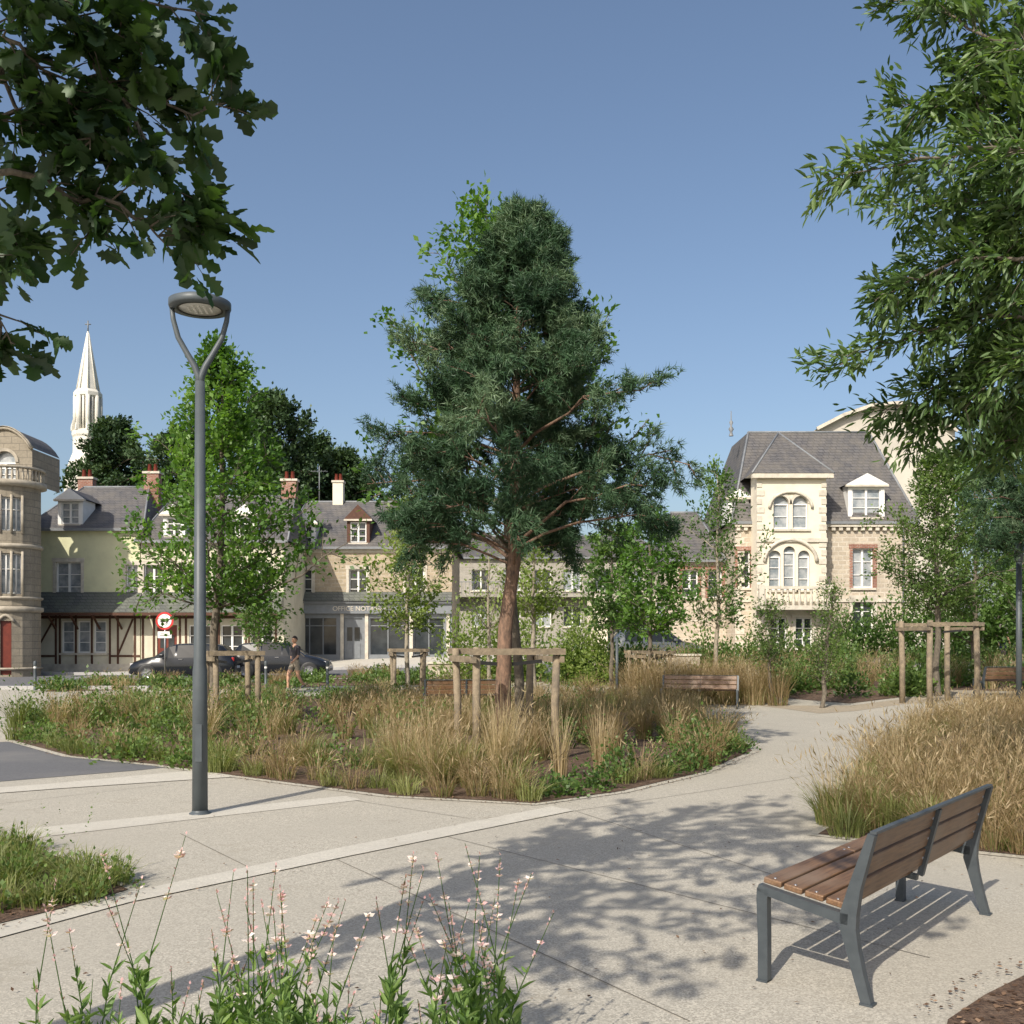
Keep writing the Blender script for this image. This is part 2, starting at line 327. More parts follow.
def oakleaf():
    r=[(0,0,0),(.07,.12,.0),(.16,.22,.03),(.11,.3,.02),(.28,.42,.05),(.17,.5,.03),(.33,.66,.03),(.19,.72,.0),(.22,.88,-.04),(.0,1,-.08)]
    l=[(-x,y,z) for x,y,z in r[1:-1]][::-1]
    mid=[(0,.3,-.02),(0,.5,-.03),(0,.72,-.04)]
    vs=r+l+mid
    mr=lambda i: 18-i
    a,b,c=18,19,20
    f=[(0,1,2,3,a),(a,3,4,5,b),(b,5,6,7,c),(c,7,8,9)]
    f+=[(0,a,mr(3),mr(2),mr(1)),(a,b,mr(5),mr(4),mr(3)),(b,c,mr(7),mr(6),mr(5)),(c,9,mr(8),mr(7))]
    return vs,f
T_OAK=oakleaf()
def tuft(n=13,w=.05):
    vs=[];fs=[]; q=random.Random(3)
    for i in range(n):
        a=i*2.399; sp=.25+.75*((i+.5)/n); s0=q.uniform(-.35,.35)
        d=Vector((math.cos(a)*sp,.75-.3*sp,math.sin(a)*sp)).normalized(); L_=q.uniform(.5,.8)
        pr=d.cross(Vector((q.uniform(-1,1),q.uniform(-1,1),q.uniform(-1,1)))).normalized()*w
        b=Vector((0,s0,0)); i0=len(vs); vs+=[(b-pr)[:],(b+pr)[:],(b+d*L_)[:]]; fs.append((i0,i0+1,i0+2))
    return vs,fs
T_TUFT=tuft()
def interp(pr,f):
    x=f*(len(pr)-1); i=min(int(x),len(pr)-2); return pr[i]+(pr[i+1]-pr[i])*(x-i)
def grow_tree(name,x,y,ztop,zcb,prof,r0,nmain,nsub,nl,size,leafm,barkm,lean=(0,0),up=.5,seed=1,tmpl=T_QUAD,spread=.09,dj=.6,wob=.05,twig=.35,z0=None,lobe=.22,keep=None,offs=(0,0),tbias=0,t0=.22,inn=.3,rj=(.82,1.1),twr=1.0):
    rr=random.Random(seed); z0=H(x,y) if z0 is None else z0
    o=Obj(); lv=Leaves()
    npt=9; tr=[]
    for kx in range(npt):
        t=kx/(npt-1); w=wob if 0<kx<npt-1 else 0
        tr.append(Vector((x+lean[0]*t+rr.uniform(-w,w),y+lean[1]*t+rr.uniform(-w,w),z0+(ztop-z0)*t*.97)))
    tr.insert(1,tr[0].lerp(tr[1],.12))
    rad=[r0*1.35,r0*1.05]+[r0*(1-kx/(npt-1))**.75+.012 for kx in range(1,npt)]
    o.tube('trunk',barkm,tr,rad,10)
    def tp(z):
        t=max(0,min(.999,(z-z0)/((ztop-z0)*.97)))*(npt-1); i=int(t); pts=[tr[0]]+tr[2:]; return pts[i].lerp(pts[i+1],t-i)
    ph=rr.uniform(0,6.28)
    for i in range(nmain):
        f=((i+.5)/nmain); az=i*2.399+rr.uniform(-.4,.4)
        zc=zcb+(ztop-zcb)*f
        rmax=interp(prof,f)*(1+lobe*math.sin(2*az+ph+4*f)+lobe*.6*math.sin(5*az+9*f+ph))*rr.uniform(*rj)
        rmax=max(rmax,.15)
        if rr.random()<inn: rmax*=.6
        zo=max(zc-rmax*up*rr.uniform(.8,1.2), zcb-(zcb-z0)*.12 if up>0 else z0+.5); zo=min(zo,ztop-.2)
        O=tp(zo); c=tp(zc); P=Vector((c.x+math.cos(az)*rmax+offs[0]*(1-f),c.y+math.sin(az)*rmax+offs[1]*(1-f),zc))
        pts=[]
        for q in range(6):
            t=q/5; b=O.lerp(P,t); b.z+= math.sin(t*math.pi)*rmax*(.10 if up<.6 else -.06); 
            if 0<q: b+=Vector((rr.uniform(-1,1),rr.uniform(-1,1),rr.uniform(-.6,.6)))*rmax*.04
            pts.append(b)
        rb=min(max(.01,rmax*.015),r0*.4)*twr
        o.tube('branches',barkm,pts,[rb*(1-.16*q) for q in range(6)],5,False)
        ct=rr.uniform(.2,.8)
        for sx in range(nsub):
            t=t0+(1-t0)*(sx+rr.random())/nsub; q=t*5; a=min(int(q),4); b=pts[a].lerp(pts[a+1],q-a); dr=(pts[a+1]-pts[a]).normalized()
            v=Vector((rr.gauss(0,1),rr.gauss(0,1),rr.gauss(.25,.7))); v=(v-dr*v.dot(dr)).normalized()
            d=(dr*.7+v).normalized(); tl=(rmax*twig*(1.15-t)+.22)*rr.uniform(.7,1.2)
            e=b+d*tl
            o.tube('twigs',barkm,[b,b.lerp(e,.5)+Vector((0,0,tl*.05)),e],[rb*.35+.002,rb*.25+.002,.003],3,False)
            tt=min(1,max(0,ct+rr.uniform(-.2,.2)+tbias))
            for w in range(4):
                p=b.lerp(e,.3+.75*w/3); lv.cluster(p,max(1,int(nl*rr.uniform(.6,1.4))),spread,(d.x,d.y,d.z+.15),dj,size,tt)
    e=o.finish(name); lv.build('foliage',tmpl,leafm,e,keep=keep); return e
px=lambda p,d:(p-512)/F*d
pz=lambda p,d:CH+(HZ-p)/F*d
d=14.0
grow_tree('pine_tree',px(503,d),d,pz(215,d),pz(548,d),[1.7,2.2,2.3,2.15,1.85,1.65,1.65,1.35,1.0,.7,.42,.12],.115,84,9,8,.145,L['pine'],M['barkp'],lean=(.3,.1),up=.18,seed=8,tmpl=T_TUFT,spread=.062,dj=.5,wob=.05,twig=.24,lobe=.14,t0=.38,inn=.32,rj=(.78,1.14),twr=.75)
d=16.5
grow_tree('oak_tree',px(520,d),d,pz(205,d),pz(520,d),[1.4,2.3,2.6,2.6,1.9,1.6,1.7,1.6,1.1,.7,.3],.08,42,8,7,.11,L['bright'],M['barkg'],lean=(-.45,0),up=.8,seed=11,lobe=.25,inn=.1)
d=19.5
grow_tree('hornbeam_tree',px(216,d),d,pz(350,d),pz(592,d),[1.5,2.1,2.2,1.95,1.65,1.3,1.0,.8,.5,.15],.08,60,9,8,.11,L['bright'],M['barkg'],lean=(.1,0),up=.7,seed=22,wob=.08,lobe=.2,rj=(.7,1.12))
d=27
grow_tree('young_tree',px(408,d),d,pz(500,d),pz(622,d),[.5,.95,1.05,.95,.85,.6,.3],.06,28,6,6,.12,L['pale'],M['barkl'],up=.9,seed=31)
grow_tree('young_tree',px(488,29),29,pz(545,29),pz(620,29),[.5,1.0,.9,.6,.3],.055,22,4,1,.10,L['pale'],M['barkl'],up=1.4,seed=33,dj=.5)
grow_tree('young_tree',px(533,26),26,pz(530,26),pz(610,26),[.6,.9,1.0,.8,.4],.07,20,6,5,.12,L['pale'],M['barkl'],up=1,seed=35)
grow_tree('maple_tree',px(650,27),27,pz(515,27),pz(625,27),[.7,1.1,1.2,1.1,.9,.6,.3],.06,30,7,6,.13,L['bright'],M['barkg'],up=.8,seed=41)
grow_tree('maple_tree',px(612,31),31,pz(530,31),pz(625,31),[.6,1.0,1.1,.9,.4],.06,24,7,6,.14,L['mid'],M['barkg'],up=.8,seed=43)
grow_tree('honey_locust',px(717,27),27,pz(468,27),pz(620,27),[.5,1.1,1.25,1.1,.9,.5,.25],.055,34,6,5,.10,L['mid'],M['barkl'],up=.9,seed=51)
grow_tree('tamarisk_tree',px(822,24),24,pz(585,24),pz(680,24),[.3,.45,.5,.4,.2],.05,28,6,5,.06,L['shrub'],M['barkg'],up=1.5,seed=61,lean=(.25,0))
grow_tree('tamarisk_tree',px(770,25),25,pz(600,25),pz(665,25),[.3,.45,.45,.35,.2],.04,22,6,4,.07,L['shrub'],M['barkg'],up=1.3,seed=62)
grow_tree('larch_tree',px(938,26),26,pz(455,26),pz(612,26),[1.0,1.5,1.6,1.4,1.1,.7,.3],.08,50,9,8,.09,L['shrub'],M['barkg'],up=.4,seed=71,spread=.08)
grow_tree('pine_tree',px(1050,19),19,pz(385,19),pz(550,19),[1.1,1.6,1.7,1.5,1.2,.8,.3],.09,42,8,6,.15,L['pine'],M['barkp'],up=.3,seed=73,tmpl=T_TUFT,t0=.35,twig=.3)
grow_tree('maple_tree',px(975,34),34,pz(450,34),pz(640,34),[1.2,1.9,2.1,1.9,1.5,.8],.08,44,8,7,.16,L['mid'],M['barkg'],up=.7,seed=75)
grow_tree('maple_tree',px(1045,32),32,pz(520,32),pz(640,32),[1.2,1.7,1.8,1.5,1.0,.6],.08,30,7,7,.15,L['mid'],M['barkg'],up=.8,seed=76)
grow_tree('young_tree',px(258,30),30,pz(565,30),pz(640,30),[.5,.8,.9,.7,.3],.05,20,6,5,.12,L['mid'],M['barkl'],up=1,seed=81)
def bigtree(name,p,d,top,bot,hw,m,seed,size=.5,up=.2,n=55,pr=None,lob=.25):
    s=d/1000
    grow_tree(name,px(p,d),d,pz(top,d),pz(bot,d),[hw*s*q for q in (pr or [.7,.95,1,.95,.8,.6,.3])],.3,n,8,8,size,m,M['barkg'],up=up,seed=seed,spread=size*.7,wob=.2,z0=0,lobe=lob,rj=(.65,1.15),twig=.25,t0=.35)
bigtree('cedar_tree',114,95,424,492,44,L['dark'],101,.4,.05,56,[1,1,.95,.85,.6,.42,.25],.3)
bigtree('cedar_tree',268,80,396,510,52,L['dark'],102,.36,.1,70,[1,.9,1,.8,.75,.5,.3],.3)
bigtree('conifer_tree',345,85,455,520,34,L['dark'],103,.38,.2,44)
bigtree('conifer_tree',185,90,432,520,44,L['dark'],104,.38,.2,50)
bigtree('conifer_tree',315,88,440,520,34,L['dark'],109,.38,.2,40)
bigtree('lime_tree',620,80,535,640,50,L['mid'],105,.45,.6,50)
bigtree('lime_tree',470,85,545,640,50,L['mid'],106,.45,.6,46)
bigtree('lime_tree',1060,60,440,640,70,L['mid'],107,.4,.6,60)
# --- near overhanging trees
def limb_tree(name,trunk,trad,limbs,leafm,barkm,tmpl,size,step,tw,nl,seed,spread=.02,dj=.45,sag=.0):
    rr=random.Random(seed); o=Obj(); lv=Leaves(); o.tube('trunk',barkm,trunk,trad,12)
    for L_ in limbs:
        pts,r0,ts,dn=L_
        pts=[Vector(p) for p in pts]; q=[]
        for i in range(len(pts)-1):
            a,b=pts[i],pts[i+1]
            for t in (0,.25,.5,.75): q.append(a.lerp(b,t)+Vector((rr.uniform(-1,1),rr.uniform(-1,1),rr.uniform(-1,1)))*.025)
        q.append(pts[-1]); n=len(q)
        o.tube('limbs',barkm,q,[max(.003,r0*(1-i/n)) for i in range(n)],6,False)
        tot=sum((q[i+1]-q[i]).length for i in range(n-1)); k=int(tot/step*dn)
        for j in range(k):
            t=(j+rr.random())/k
            if t<ts: continue
            x=t*(n-1); i=min(int(x),n-2); b=q[i].lerp(q[i+1],x-i); dr=(q[i+1]-q[i]).normalized()
            v=Vector((rr.gauss(0,1),rr.gauss(0,1),rr.gauss(0,.8))); v=(v-dr*v.dot(dr)).normalized(); dd=(dr*.8+v*.9+Vector((0,0,-sag))).normalized()
            tl=tw*rr.uniform(.5,1.2)*(1.15-.5*t); e=b+dd*tl+Vector((0,0,-sag*tl*.3)); mid=b.lerp(e,.5)+Vector((0,0,tl*.06))
            o.tube('twigs',barkm,[b,mid,e],[.005,.003,.0015],3,False)
            tt=rr.uniform(.2,.8)
            for w in range(5):
                f=.3+.7*w/4; p=b.lerp(mid,f*2) if f<.5 else mid.lerp(e,f*2-1)
                lv.cluster(p,max(1,int(nl*rr.uniform(.6,1.5))),spread,dd[:],dj,size,tt,.3)
    e=o.finish(name); lv.build('foliage',tmpl,leafm,e,upb=.9); return e
ok=lambda a,b,d=3.7: W(a,b,d)
limbs=[]
trunk=[(-3.3,1.7,0),(-3.28,1.7,.4),(-3.25,1.75,1.8),(-3.1,1.75,3.2),(-2.9,1.8,4.6),(-2.6,1.8,6.0),(-2.5,1.8,6.9)]
T0=Vector((-3.12,1.75,2.9)); T1=Vector((-3.0,1.78,3.8))
limbs+=[([T0,ok(-60,80,3.6),ok(40,65,3.8),ok(120,85,3.9),ok(190,115,4),ok(232,104,4.1)],.022,.42,.9),
 ([T1,ok(-20,-60,3.6),ok(70,20,3.8),ok(120,100,3.8),ok(165,180,3.9),ok(200,240,4.0)],.02,.42,.9),
 ([T0,ok(-60,180,3.6),ok(30,180,3.7),ok(100,200,3.8),ok(160,235,3.9),ok(205,225,4.0)],.02,.42,.9),
 ([T0,ok(-80,220,3.6),ok(-20,270,3.7),ok(12,345,3.8)],.016,.6,.8),
 ([T1,ok(20,-90,3.6),ok(100,-20,3.8),ok(150,5,3.9),ok(205,15,4.0)],.02,.5,.6),
 ([T0,ok(-70,120,3.5),ok(20,120,3.7),ok(75,150,3.8),ok(95,235,3.9)],.018,.4,.8),
 ([T1,ok(-60,0,3.5),ok(0,30,3.6),ok(60,80,3.7),ok(90,150,3.7)],.016,.4,.9),
 ([T1,ok(-40,-40,3.5),ok(30,-10,3.6),ok(90,30,3.7),ok(140,45,3.7)],.016,.4,.9),
 ([T0,ok(-60,60,3.6),ok(0,90,3.7),ok(40,140,3.8),ok(45,190,3.9)],.016,.4,.8),
 ([T0,ok(-60,140,3.6),ok(-20,170,3.8),ok(5,220,3.9),ok(22,255,4)],.016,.5,.8)]
rr=random.Random(5)
for i in range(44):
    az=i*2.399; z0=rr.uniform(3.6,6.2); f=(z0-3.4)/2.8
    o0=Vector((-3.05+.5*f,1.78,z0)); c=Vector((-1.95,1.35,0)); rad=rr.uniform(.9,2.3)*(1-.25*f)
    P=Vector((c.x+math.cos(az)*rad,c.y+math.sin(az)*rad*1.1,z0+rr.uniform(.2,.9)))
    lim=CH+.64*max(0,P.y)+.75
    if P.z<lim: P.z=lim
    mid=o0.lerp(P,.5)+Vector((0,0,.15)); limbs.append(([o0,mid,P],.03,.25,.75))
limb_tree('oak_tree',trunk,[.17,.13,.12,.11,.09,.06,.02],limbs,L['oak'],M['barkg'],T_OAK,.112,.085,.24,2.0,3,spread=.02,dj=.55)
limbs=[]
trunk=[(5.6,8.2,0),(5.6,8.2,.5),(5.62,8.2,2.5),(5.5,8.1,4.5),(5.4,8.1,6.5),(5.4,8.0,8.3)]
def rt(z): return Vector((5.55,8.15,z))
LM=[[(1060,150),(970,150),(900,165),(828,180)],[(1060,260),(975,255),(915,280),(875,300)],[(1060,320),(970,315),(900,340),(825,368)],
 [(1050,370),(980,370),(925,390),(880,415)],[(1060,60),(990,40),(945,10),(890,0)],[(1060,100),(1000,95),(945,95),(895,105)],
 [(1060,200),(990,200),(935,205),(890,205)],[(1060,400),(1000,410),(950,405),(915,432)],[(1070,10),(1010,-10),(970,-20)],[(1060,230),(1000,250),(940,260),(890,290)],
 [(1070,340),(1010,340),(965,350),(930,395)],[(1070,440),(1010,440),(970,445)],[(1060,180),(1010,140),(975,100),(945,65)],[(1060,290),(1010,290),(975,300),(935,330)],[(1060,130),(1020,170),(975,185),(945,230)],
 [(1060,50),(1020,80),(990,100),(965,140)],[(1060,220),(1020,225),(990,235),(955,280)],[(1060,350),(1030,360),(1000,375),(965,410)],[(1060,300),(1030,320),(1000,330),(970,370)],[(1060,160),(1030,120),(1000,60)],
 [(1070,80),(1040,110),(1010,140),(990,180)],[(1070,250),(1040,270),(1015,300),(1000,340)],[(1070,380),(1045,400),(1020,430),(1000,460)],[(1070,200),(1045,190),(1015,200),(990,220)],[(1070,20),(1040,30),(1010,40),(990,60)],[(1070,330),(1045,345),(1020,390),(985,430)]]
for i,l in enumerate(LM):
    dd=7.0+(i*0.37)%1.4
    z=W(*l[0],dd).z-.7
    limbs.append(([rt(min(max(z,2.4),7.8))]+[W(a,b,dd+.15*j) for j,(a,b) in enumerate(l)],.024,.3,1))
for i in range(20):
    az=i*2.399+1; z=rr.uniform(3.2,7.8); P=Vector((6.4+math.cos(az)*1.3,8.2+math.sin(az)*1.6,z+.7)); limbs.append(([rt(z),rt(z).lerp(P,.5),P],.03,.2,.7))
limb_tree('willow_oak_tree',trunk,[.2,.16,.15,.12,.09,.03],limbs,L['right'],M['barkg'],T_LANCE,.11,.08,.40,5.0,9,spread=.05,dj=.5,sag=.15)
# ------------------------------------------------------------------ grasses/plants
def inpoly(x,y,poly):
    c=False;n=len(poly)
    for i in range(n):
        a=poly[i];b=poly[(i+1)%n]
        if (a[1]>y)!=(b[1]>y) and x<(b[0]-a[0])*(y-a[1])/(b[1]-a[1])+a[0]: c=not c
    return c
def scatter(poly,n,r):
    xs=[p[0] for p in poly];ys=[p[1] for p in poly]; out=[]; t=0
    while len(out)<n and t<n*60:
        t+=1; x=r.uniform(min(xs),max(xs)); y=r.uniform(min(ys),max(ys))
        if inpoly(x,y,poly): out.append((x,y))
    return out
class Grass:
    def __init__(s): s.a=[]
    def tuft(s,x,y,n,h,rad,lean,w,tint,z=None):
        z=H(x,y)+.02 if z is None else z
        az=rng.uniform(0,2*math.pi,n); rr_=rad*np.sqrt(rng.uniform(0,1,n))
        P=np.stack([x+np.cos(az)*rr_,y+np.sin(az)*rr_,np.full(n,z)],1)
        az2=az+rng.normal(0,.5,n); Lh=h*rng.uniform(.5,1.1,n); ln=lean*rng.uniform(.2,1.3,n)
        s.a.append((P,az2,Lh,ln,np.full(n,w)*rng.uniform(.7,1.2,n),np.clip(tint+rng.uniform(-.28,.28,n),0,1)))
    def build(s,name,m):
        P=np.concatenate([a[0] for a in s.a]); az,Lh,ln,w,t=[np.concatenate([a[i] for a in s.a]) for i in range(1,6)]
        n=len(P); ts=[0,.35,.7,1.0]; ws=[1,.85,.55,0]; rot=az+math.pi/2+rng.normal(0,.6,n); U=np.stack([np.cos(rot),np.sin(rot),np.zeros(n)],1)
        D=np.stack([np.cos(az),np.sin(az),np.zeros(n)],1); V=[]
        for tt,ww in zip(ts,ws):
            c=P+D*(Lh*ln*tt**2)[:,None]; c=c.copy(); c[:,2]+=Lh*(tt-.45*np.minimum(ln,1.4)*tt**2)
            if ww>0: V+= [c-U*(w*ww/2)[:,None],c+U*(w*ww/2)[:,None]]
            else: V.append(c)
        V=np.stack(V,1).reshape(-1,3)
        fl=np.array([0,1,3,2,2,3,5,4,4,5,6]); ft=np.array([4,4,3]); K=7
        return to_mesh(name,V,(fl[None]+(np.arange(n)*K)[:,None]).ravel(),np.tile(ft,n),np.repeat(t,K),m)
def shrub(lv,x,y,r,h,n,size,tint,z=None):
    z=H(x,y) if z is None else z
    v=rng.normal(0,1,(n,3)); v[:,2]=np.abs(v[:,2]); v=nrm(v); ph=rng.uniform(0,6,3)
    az=np.arctan2(v[:,1],v[:,0]); lump=1+.25*np.sin(3*az+ph[0]+4*v[:,2])+.18*np.sin(7*az+ph[1])+.15*np.sin(9*v[:,2]+ph[2])
    q=rng.uniform(.3,1.0,n)**.5*lump*rng.uniform(.85,1.22,n)
    P=np.stack([x+v[:,0]*r*q,y+v[:,1]*r*q,z+v[:,2]*h*q],1)
    D=v*.8+rng.normal(0,.45,(n,3)); D[:,2]+=.3
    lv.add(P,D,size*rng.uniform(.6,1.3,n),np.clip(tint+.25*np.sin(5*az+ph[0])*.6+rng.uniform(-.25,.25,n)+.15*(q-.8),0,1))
def shoots(lv,x,y,n,h,rad,size,tint,z=None):
    z=H(x,y) if z is None else z
    for i in range(n):
        a=rng.uniform(0,6.28); r=rad*rng.uniform(0,1); b=np.array([x+math.cos(a)*r,y+math.sin(a)*r,z]); hh=h*rng.uniform(.5,1.1)
        ln=np.array([math.cos(a)*.3,math.sin(a)*.3,1])*hh; m_=int(14*hh/.6)+4; t=rng.uniform(.1,1,m_)[:,None]
        D=rng.normal(0,.8,(m_,3)); D[:,2]=.5
        lv.add(b[None]+ln[None]*t,D,size*(1.15-.5*t[:,0]),np.clip(tint+rng.uniform(-.2,.3,m_),0,1))
sh=Leaves(); dk=Leaves(); gl=Grass(); gg=Grass(); seeds=Leaves()
def golden(x,y,h=.95,n=110,rad=.12,lean=.55,seed_n=60,green=.4):
    tn=r.uniform(.3,.7)
    gg.tuft(x,y,n,h,rad,lean,.0035+.0003*y,tn)
    gl.tuft(x,y,int(n*green),h*.55,rad,lean*1.5,.005+.0003*y,.4)
    k=seed_n; az=rng.uniform(0,6.28,k); l=lean*rng.uniform(.2,1.2,k); t=rng.uniform(.62,1.05,k); Lh=h*rng.uniform(.75,1.12,k)
    P=np.stack([x+np.cos(az)*(rad*.6+Lh*l*t*t),y+np.sin(az)*(rad*.6+Lh*l*t*t),H(x,y)+Lh*(t-.45*l*t*t)],1)
    D=np.stack([np.cos(az)*l,np.sin(az)*l,np.full(k,.8)],1)+rng.normal(0,.35,(k,3)); seeds.add(P,D,.07*rng.uniform(.5,1.3,k)*(1+.02*y),np.clip(tn+rng.uniform(-.35,.35,k),0,1))
r=random.Random(12)
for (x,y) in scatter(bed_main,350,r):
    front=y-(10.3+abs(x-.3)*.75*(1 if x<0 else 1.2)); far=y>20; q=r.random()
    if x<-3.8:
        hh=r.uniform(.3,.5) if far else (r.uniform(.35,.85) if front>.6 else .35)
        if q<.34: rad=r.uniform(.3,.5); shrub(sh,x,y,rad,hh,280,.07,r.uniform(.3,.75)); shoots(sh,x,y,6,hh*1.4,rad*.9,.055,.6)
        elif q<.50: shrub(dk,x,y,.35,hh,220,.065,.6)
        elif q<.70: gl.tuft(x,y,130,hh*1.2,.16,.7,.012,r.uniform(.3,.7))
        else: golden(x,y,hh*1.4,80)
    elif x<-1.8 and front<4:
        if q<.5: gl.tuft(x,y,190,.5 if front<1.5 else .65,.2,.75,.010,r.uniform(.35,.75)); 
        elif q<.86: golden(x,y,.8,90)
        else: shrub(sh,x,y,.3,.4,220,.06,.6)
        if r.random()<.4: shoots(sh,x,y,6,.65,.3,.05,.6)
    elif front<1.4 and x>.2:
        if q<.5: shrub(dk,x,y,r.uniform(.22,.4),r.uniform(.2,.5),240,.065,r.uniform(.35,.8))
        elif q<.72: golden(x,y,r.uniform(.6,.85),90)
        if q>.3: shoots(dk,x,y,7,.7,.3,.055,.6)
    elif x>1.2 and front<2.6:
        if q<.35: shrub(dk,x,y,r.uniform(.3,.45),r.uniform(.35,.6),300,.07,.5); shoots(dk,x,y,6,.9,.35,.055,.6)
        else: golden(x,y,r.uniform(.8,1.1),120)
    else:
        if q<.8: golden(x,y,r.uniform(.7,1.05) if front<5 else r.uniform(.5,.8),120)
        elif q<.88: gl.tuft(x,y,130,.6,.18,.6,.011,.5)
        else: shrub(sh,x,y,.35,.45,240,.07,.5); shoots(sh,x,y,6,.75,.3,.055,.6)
for (a,b,h) in ((455,783,.75),(440,786,.6),(400,780,.7)):
    x,y=G(a,b); gl.tuft(x,y,420,h,.12,1.15,.009,.85); gg.tuft(x,y,120,h,.12,1.0,.007,.7)
for (a,b,h) in ((503,788,1.3),(497,790,1.15),(510,784,1.0),(560,780,1.0),(425,776,.95),(600,772,1.0),(385,776,.8)):
    x,y=G(a,b); gg.tuft(x,y,110,h,.08,.3,.007,.8)
def edge(poly,i0,i1,step,inset,fn):
    cx=sum(p[0] for p in poly)/len(poly); cy=sum(p[1] for p in poly)/len(poly)
    for i in range(i0,i1):
        a=Vector(poly[i]);b=Vector(poly[i+1]); n=int((b-a).length/step)+1
        for j in range(n):
            p=a.lerp(b,(j+r.random())/n); t=(b-a).normalized(); nn=Vector((-t.y,t.x))
            if nn.dot(Vector((cx,cy))-p)<0: nn=-nn
            p=p+nn*inset*r.uniform(.5,1.8); fn(p.x,p.y)
def e_main(x,y):
    q=r.random()
    if x<-3.6: (shrub(sh,x,y,.28,r.uniform(.15,.4),160,.055,.6) if q<.5 else gl.tuft(x,y,90,.36,.16,.9,.009,r.uniform(.3,.8)))
    elif x<-.9: (gl.tuft(x,y,100,r.uniform(.25,.5),.13,1.0,.008,r.uniform(.4,1)) if q<.5 else golden(x,y,.55,60,lean=.9))
    elif x<.3: (gl.tuft(x,y,110,.45,.13,1.1,.008,.8) if q<.35 else golden(x,y,.65,80,lean=.9))
    else:
        if q<.6: shrub(dk,x,y,r.uniform(.18,.32),r.uniform(.15,.35),180,.055,r.uniform(.4,.8)); shoots(dk,x,y,4,.45,.25,.05,.7)
        elif q<.8: golden(x,y,.6,80,lean=.9)
        else: gl.tuft(x,y,110,.35,.14,1.0,.009,.6)
edge(bed_main,0,9,.36,.2,e_main)
edge(bed_right,0,5,.36,.18,lambda x,y: gl.tuft(x,y,110,.42,.14,.9,.009,.6) if r.random()<.5 else golden(x,y,.65,100,lean=.9))
edge(bed_right,8,10,.3,.16,lambda x,y: golden(x,y,.6,120,lean=1.0))
for (x,y) in scatter(bed_right,165,r): golden(x,y,r.uniform(.65,1.05) if y<12 else r.uniform(.5,.8),130,.14,.65,90,.5)
for (a,b) in ((850,830),(872,827),(835,829),(900,838),(865,805),(880,790),(935,842)):
    x,y=G(a,b); gl.tuft(x,y+.15,240,.45,.12,.6,.010,.65)
for (a,b) in ((980,842),(1010,848),(950,836),(915,826),(960,822)):
    x,y=G(a,b); golden(x,y+.3,.75,220,.16,.8,120,.5)
for (x,y) in scatter(bed_left,46,r):
    gl.tuft(x,y,80,.26,.13,.8,.008,r.uniform(.3,.8))
    if r.random()<.45: shrub(sh,x,y,.18,.16,130,.04,.6)
    if r.random()<.35: shoots(sh,x,y,3,.55,.1,.03,.6)
edge(bed_left,0,5,.45,.25,lambda x,y: gl.tuft(x,y,70,.22,.12,1.0,.008,.6))
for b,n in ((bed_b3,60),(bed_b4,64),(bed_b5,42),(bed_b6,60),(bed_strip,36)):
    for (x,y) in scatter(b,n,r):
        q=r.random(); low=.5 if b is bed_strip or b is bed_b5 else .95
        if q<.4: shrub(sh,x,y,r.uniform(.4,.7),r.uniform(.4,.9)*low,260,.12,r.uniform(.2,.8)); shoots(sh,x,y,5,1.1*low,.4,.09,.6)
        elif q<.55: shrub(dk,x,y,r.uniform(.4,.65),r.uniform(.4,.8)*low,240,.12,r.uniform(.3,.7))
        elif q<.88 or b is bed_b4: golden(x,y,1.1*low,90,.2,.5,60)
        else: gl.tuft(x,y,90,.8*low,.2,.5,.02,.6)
for i in range(34):
    x,y=G(630+i*4.3,704); golden(x,y+r.uniform(-.6,1.2),1.35,130,.25,.5,100,.3)
sh.build('bed_shrubs',T_QUAD,L['shrub']); dk.build('rose_shrubs',T_QUAD,L['darkshrub']); gl.build('green_grass_clumps',L['lime']); gg.build('feather_grass_clumps',L['gold'])
seeds.build('grass_seed_heads',T_SEED,L['gold'])
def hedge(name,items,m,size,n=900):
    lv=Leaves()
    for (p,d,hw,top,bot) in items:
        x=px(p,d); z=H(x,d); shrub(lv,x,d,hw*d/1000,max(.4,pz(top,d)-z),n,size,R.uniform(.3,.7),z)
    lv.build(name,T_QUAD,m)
hedge('golden_shrub',[(583,33,24,606,0),(570,33.5,17,614,0),(598,32.5,17,622,0)],L['pale'],.12,1300)
hedge('privet_hedge',[(x,36,22,608+R.uniform(-6,6),0) for x in range(455,545,14)],L['pale'],.14,700)
hedge('laurel_hedge',[(x,34,22,640+R.uniform(-4,4),0) for x in range(566,650,16)],L['darkshrub'],.14,600)
hedge('garden_hedge',[(x,43,26,608+R.uniform(-8,12),0) for x in range(842,1060,20)],L['darkshrub'],.17,1000)
hedge('garden_hedge',[(x,40,20,640+R.uniform(-6,8),0) for x in range(700,860,18)],L['shrub'],.15,600)
hedge('garden_hedge',[(x,39,18,655+R.uniform(-5,4),0) for x in range(900,1080,16)],L['shrub'],.14,500)
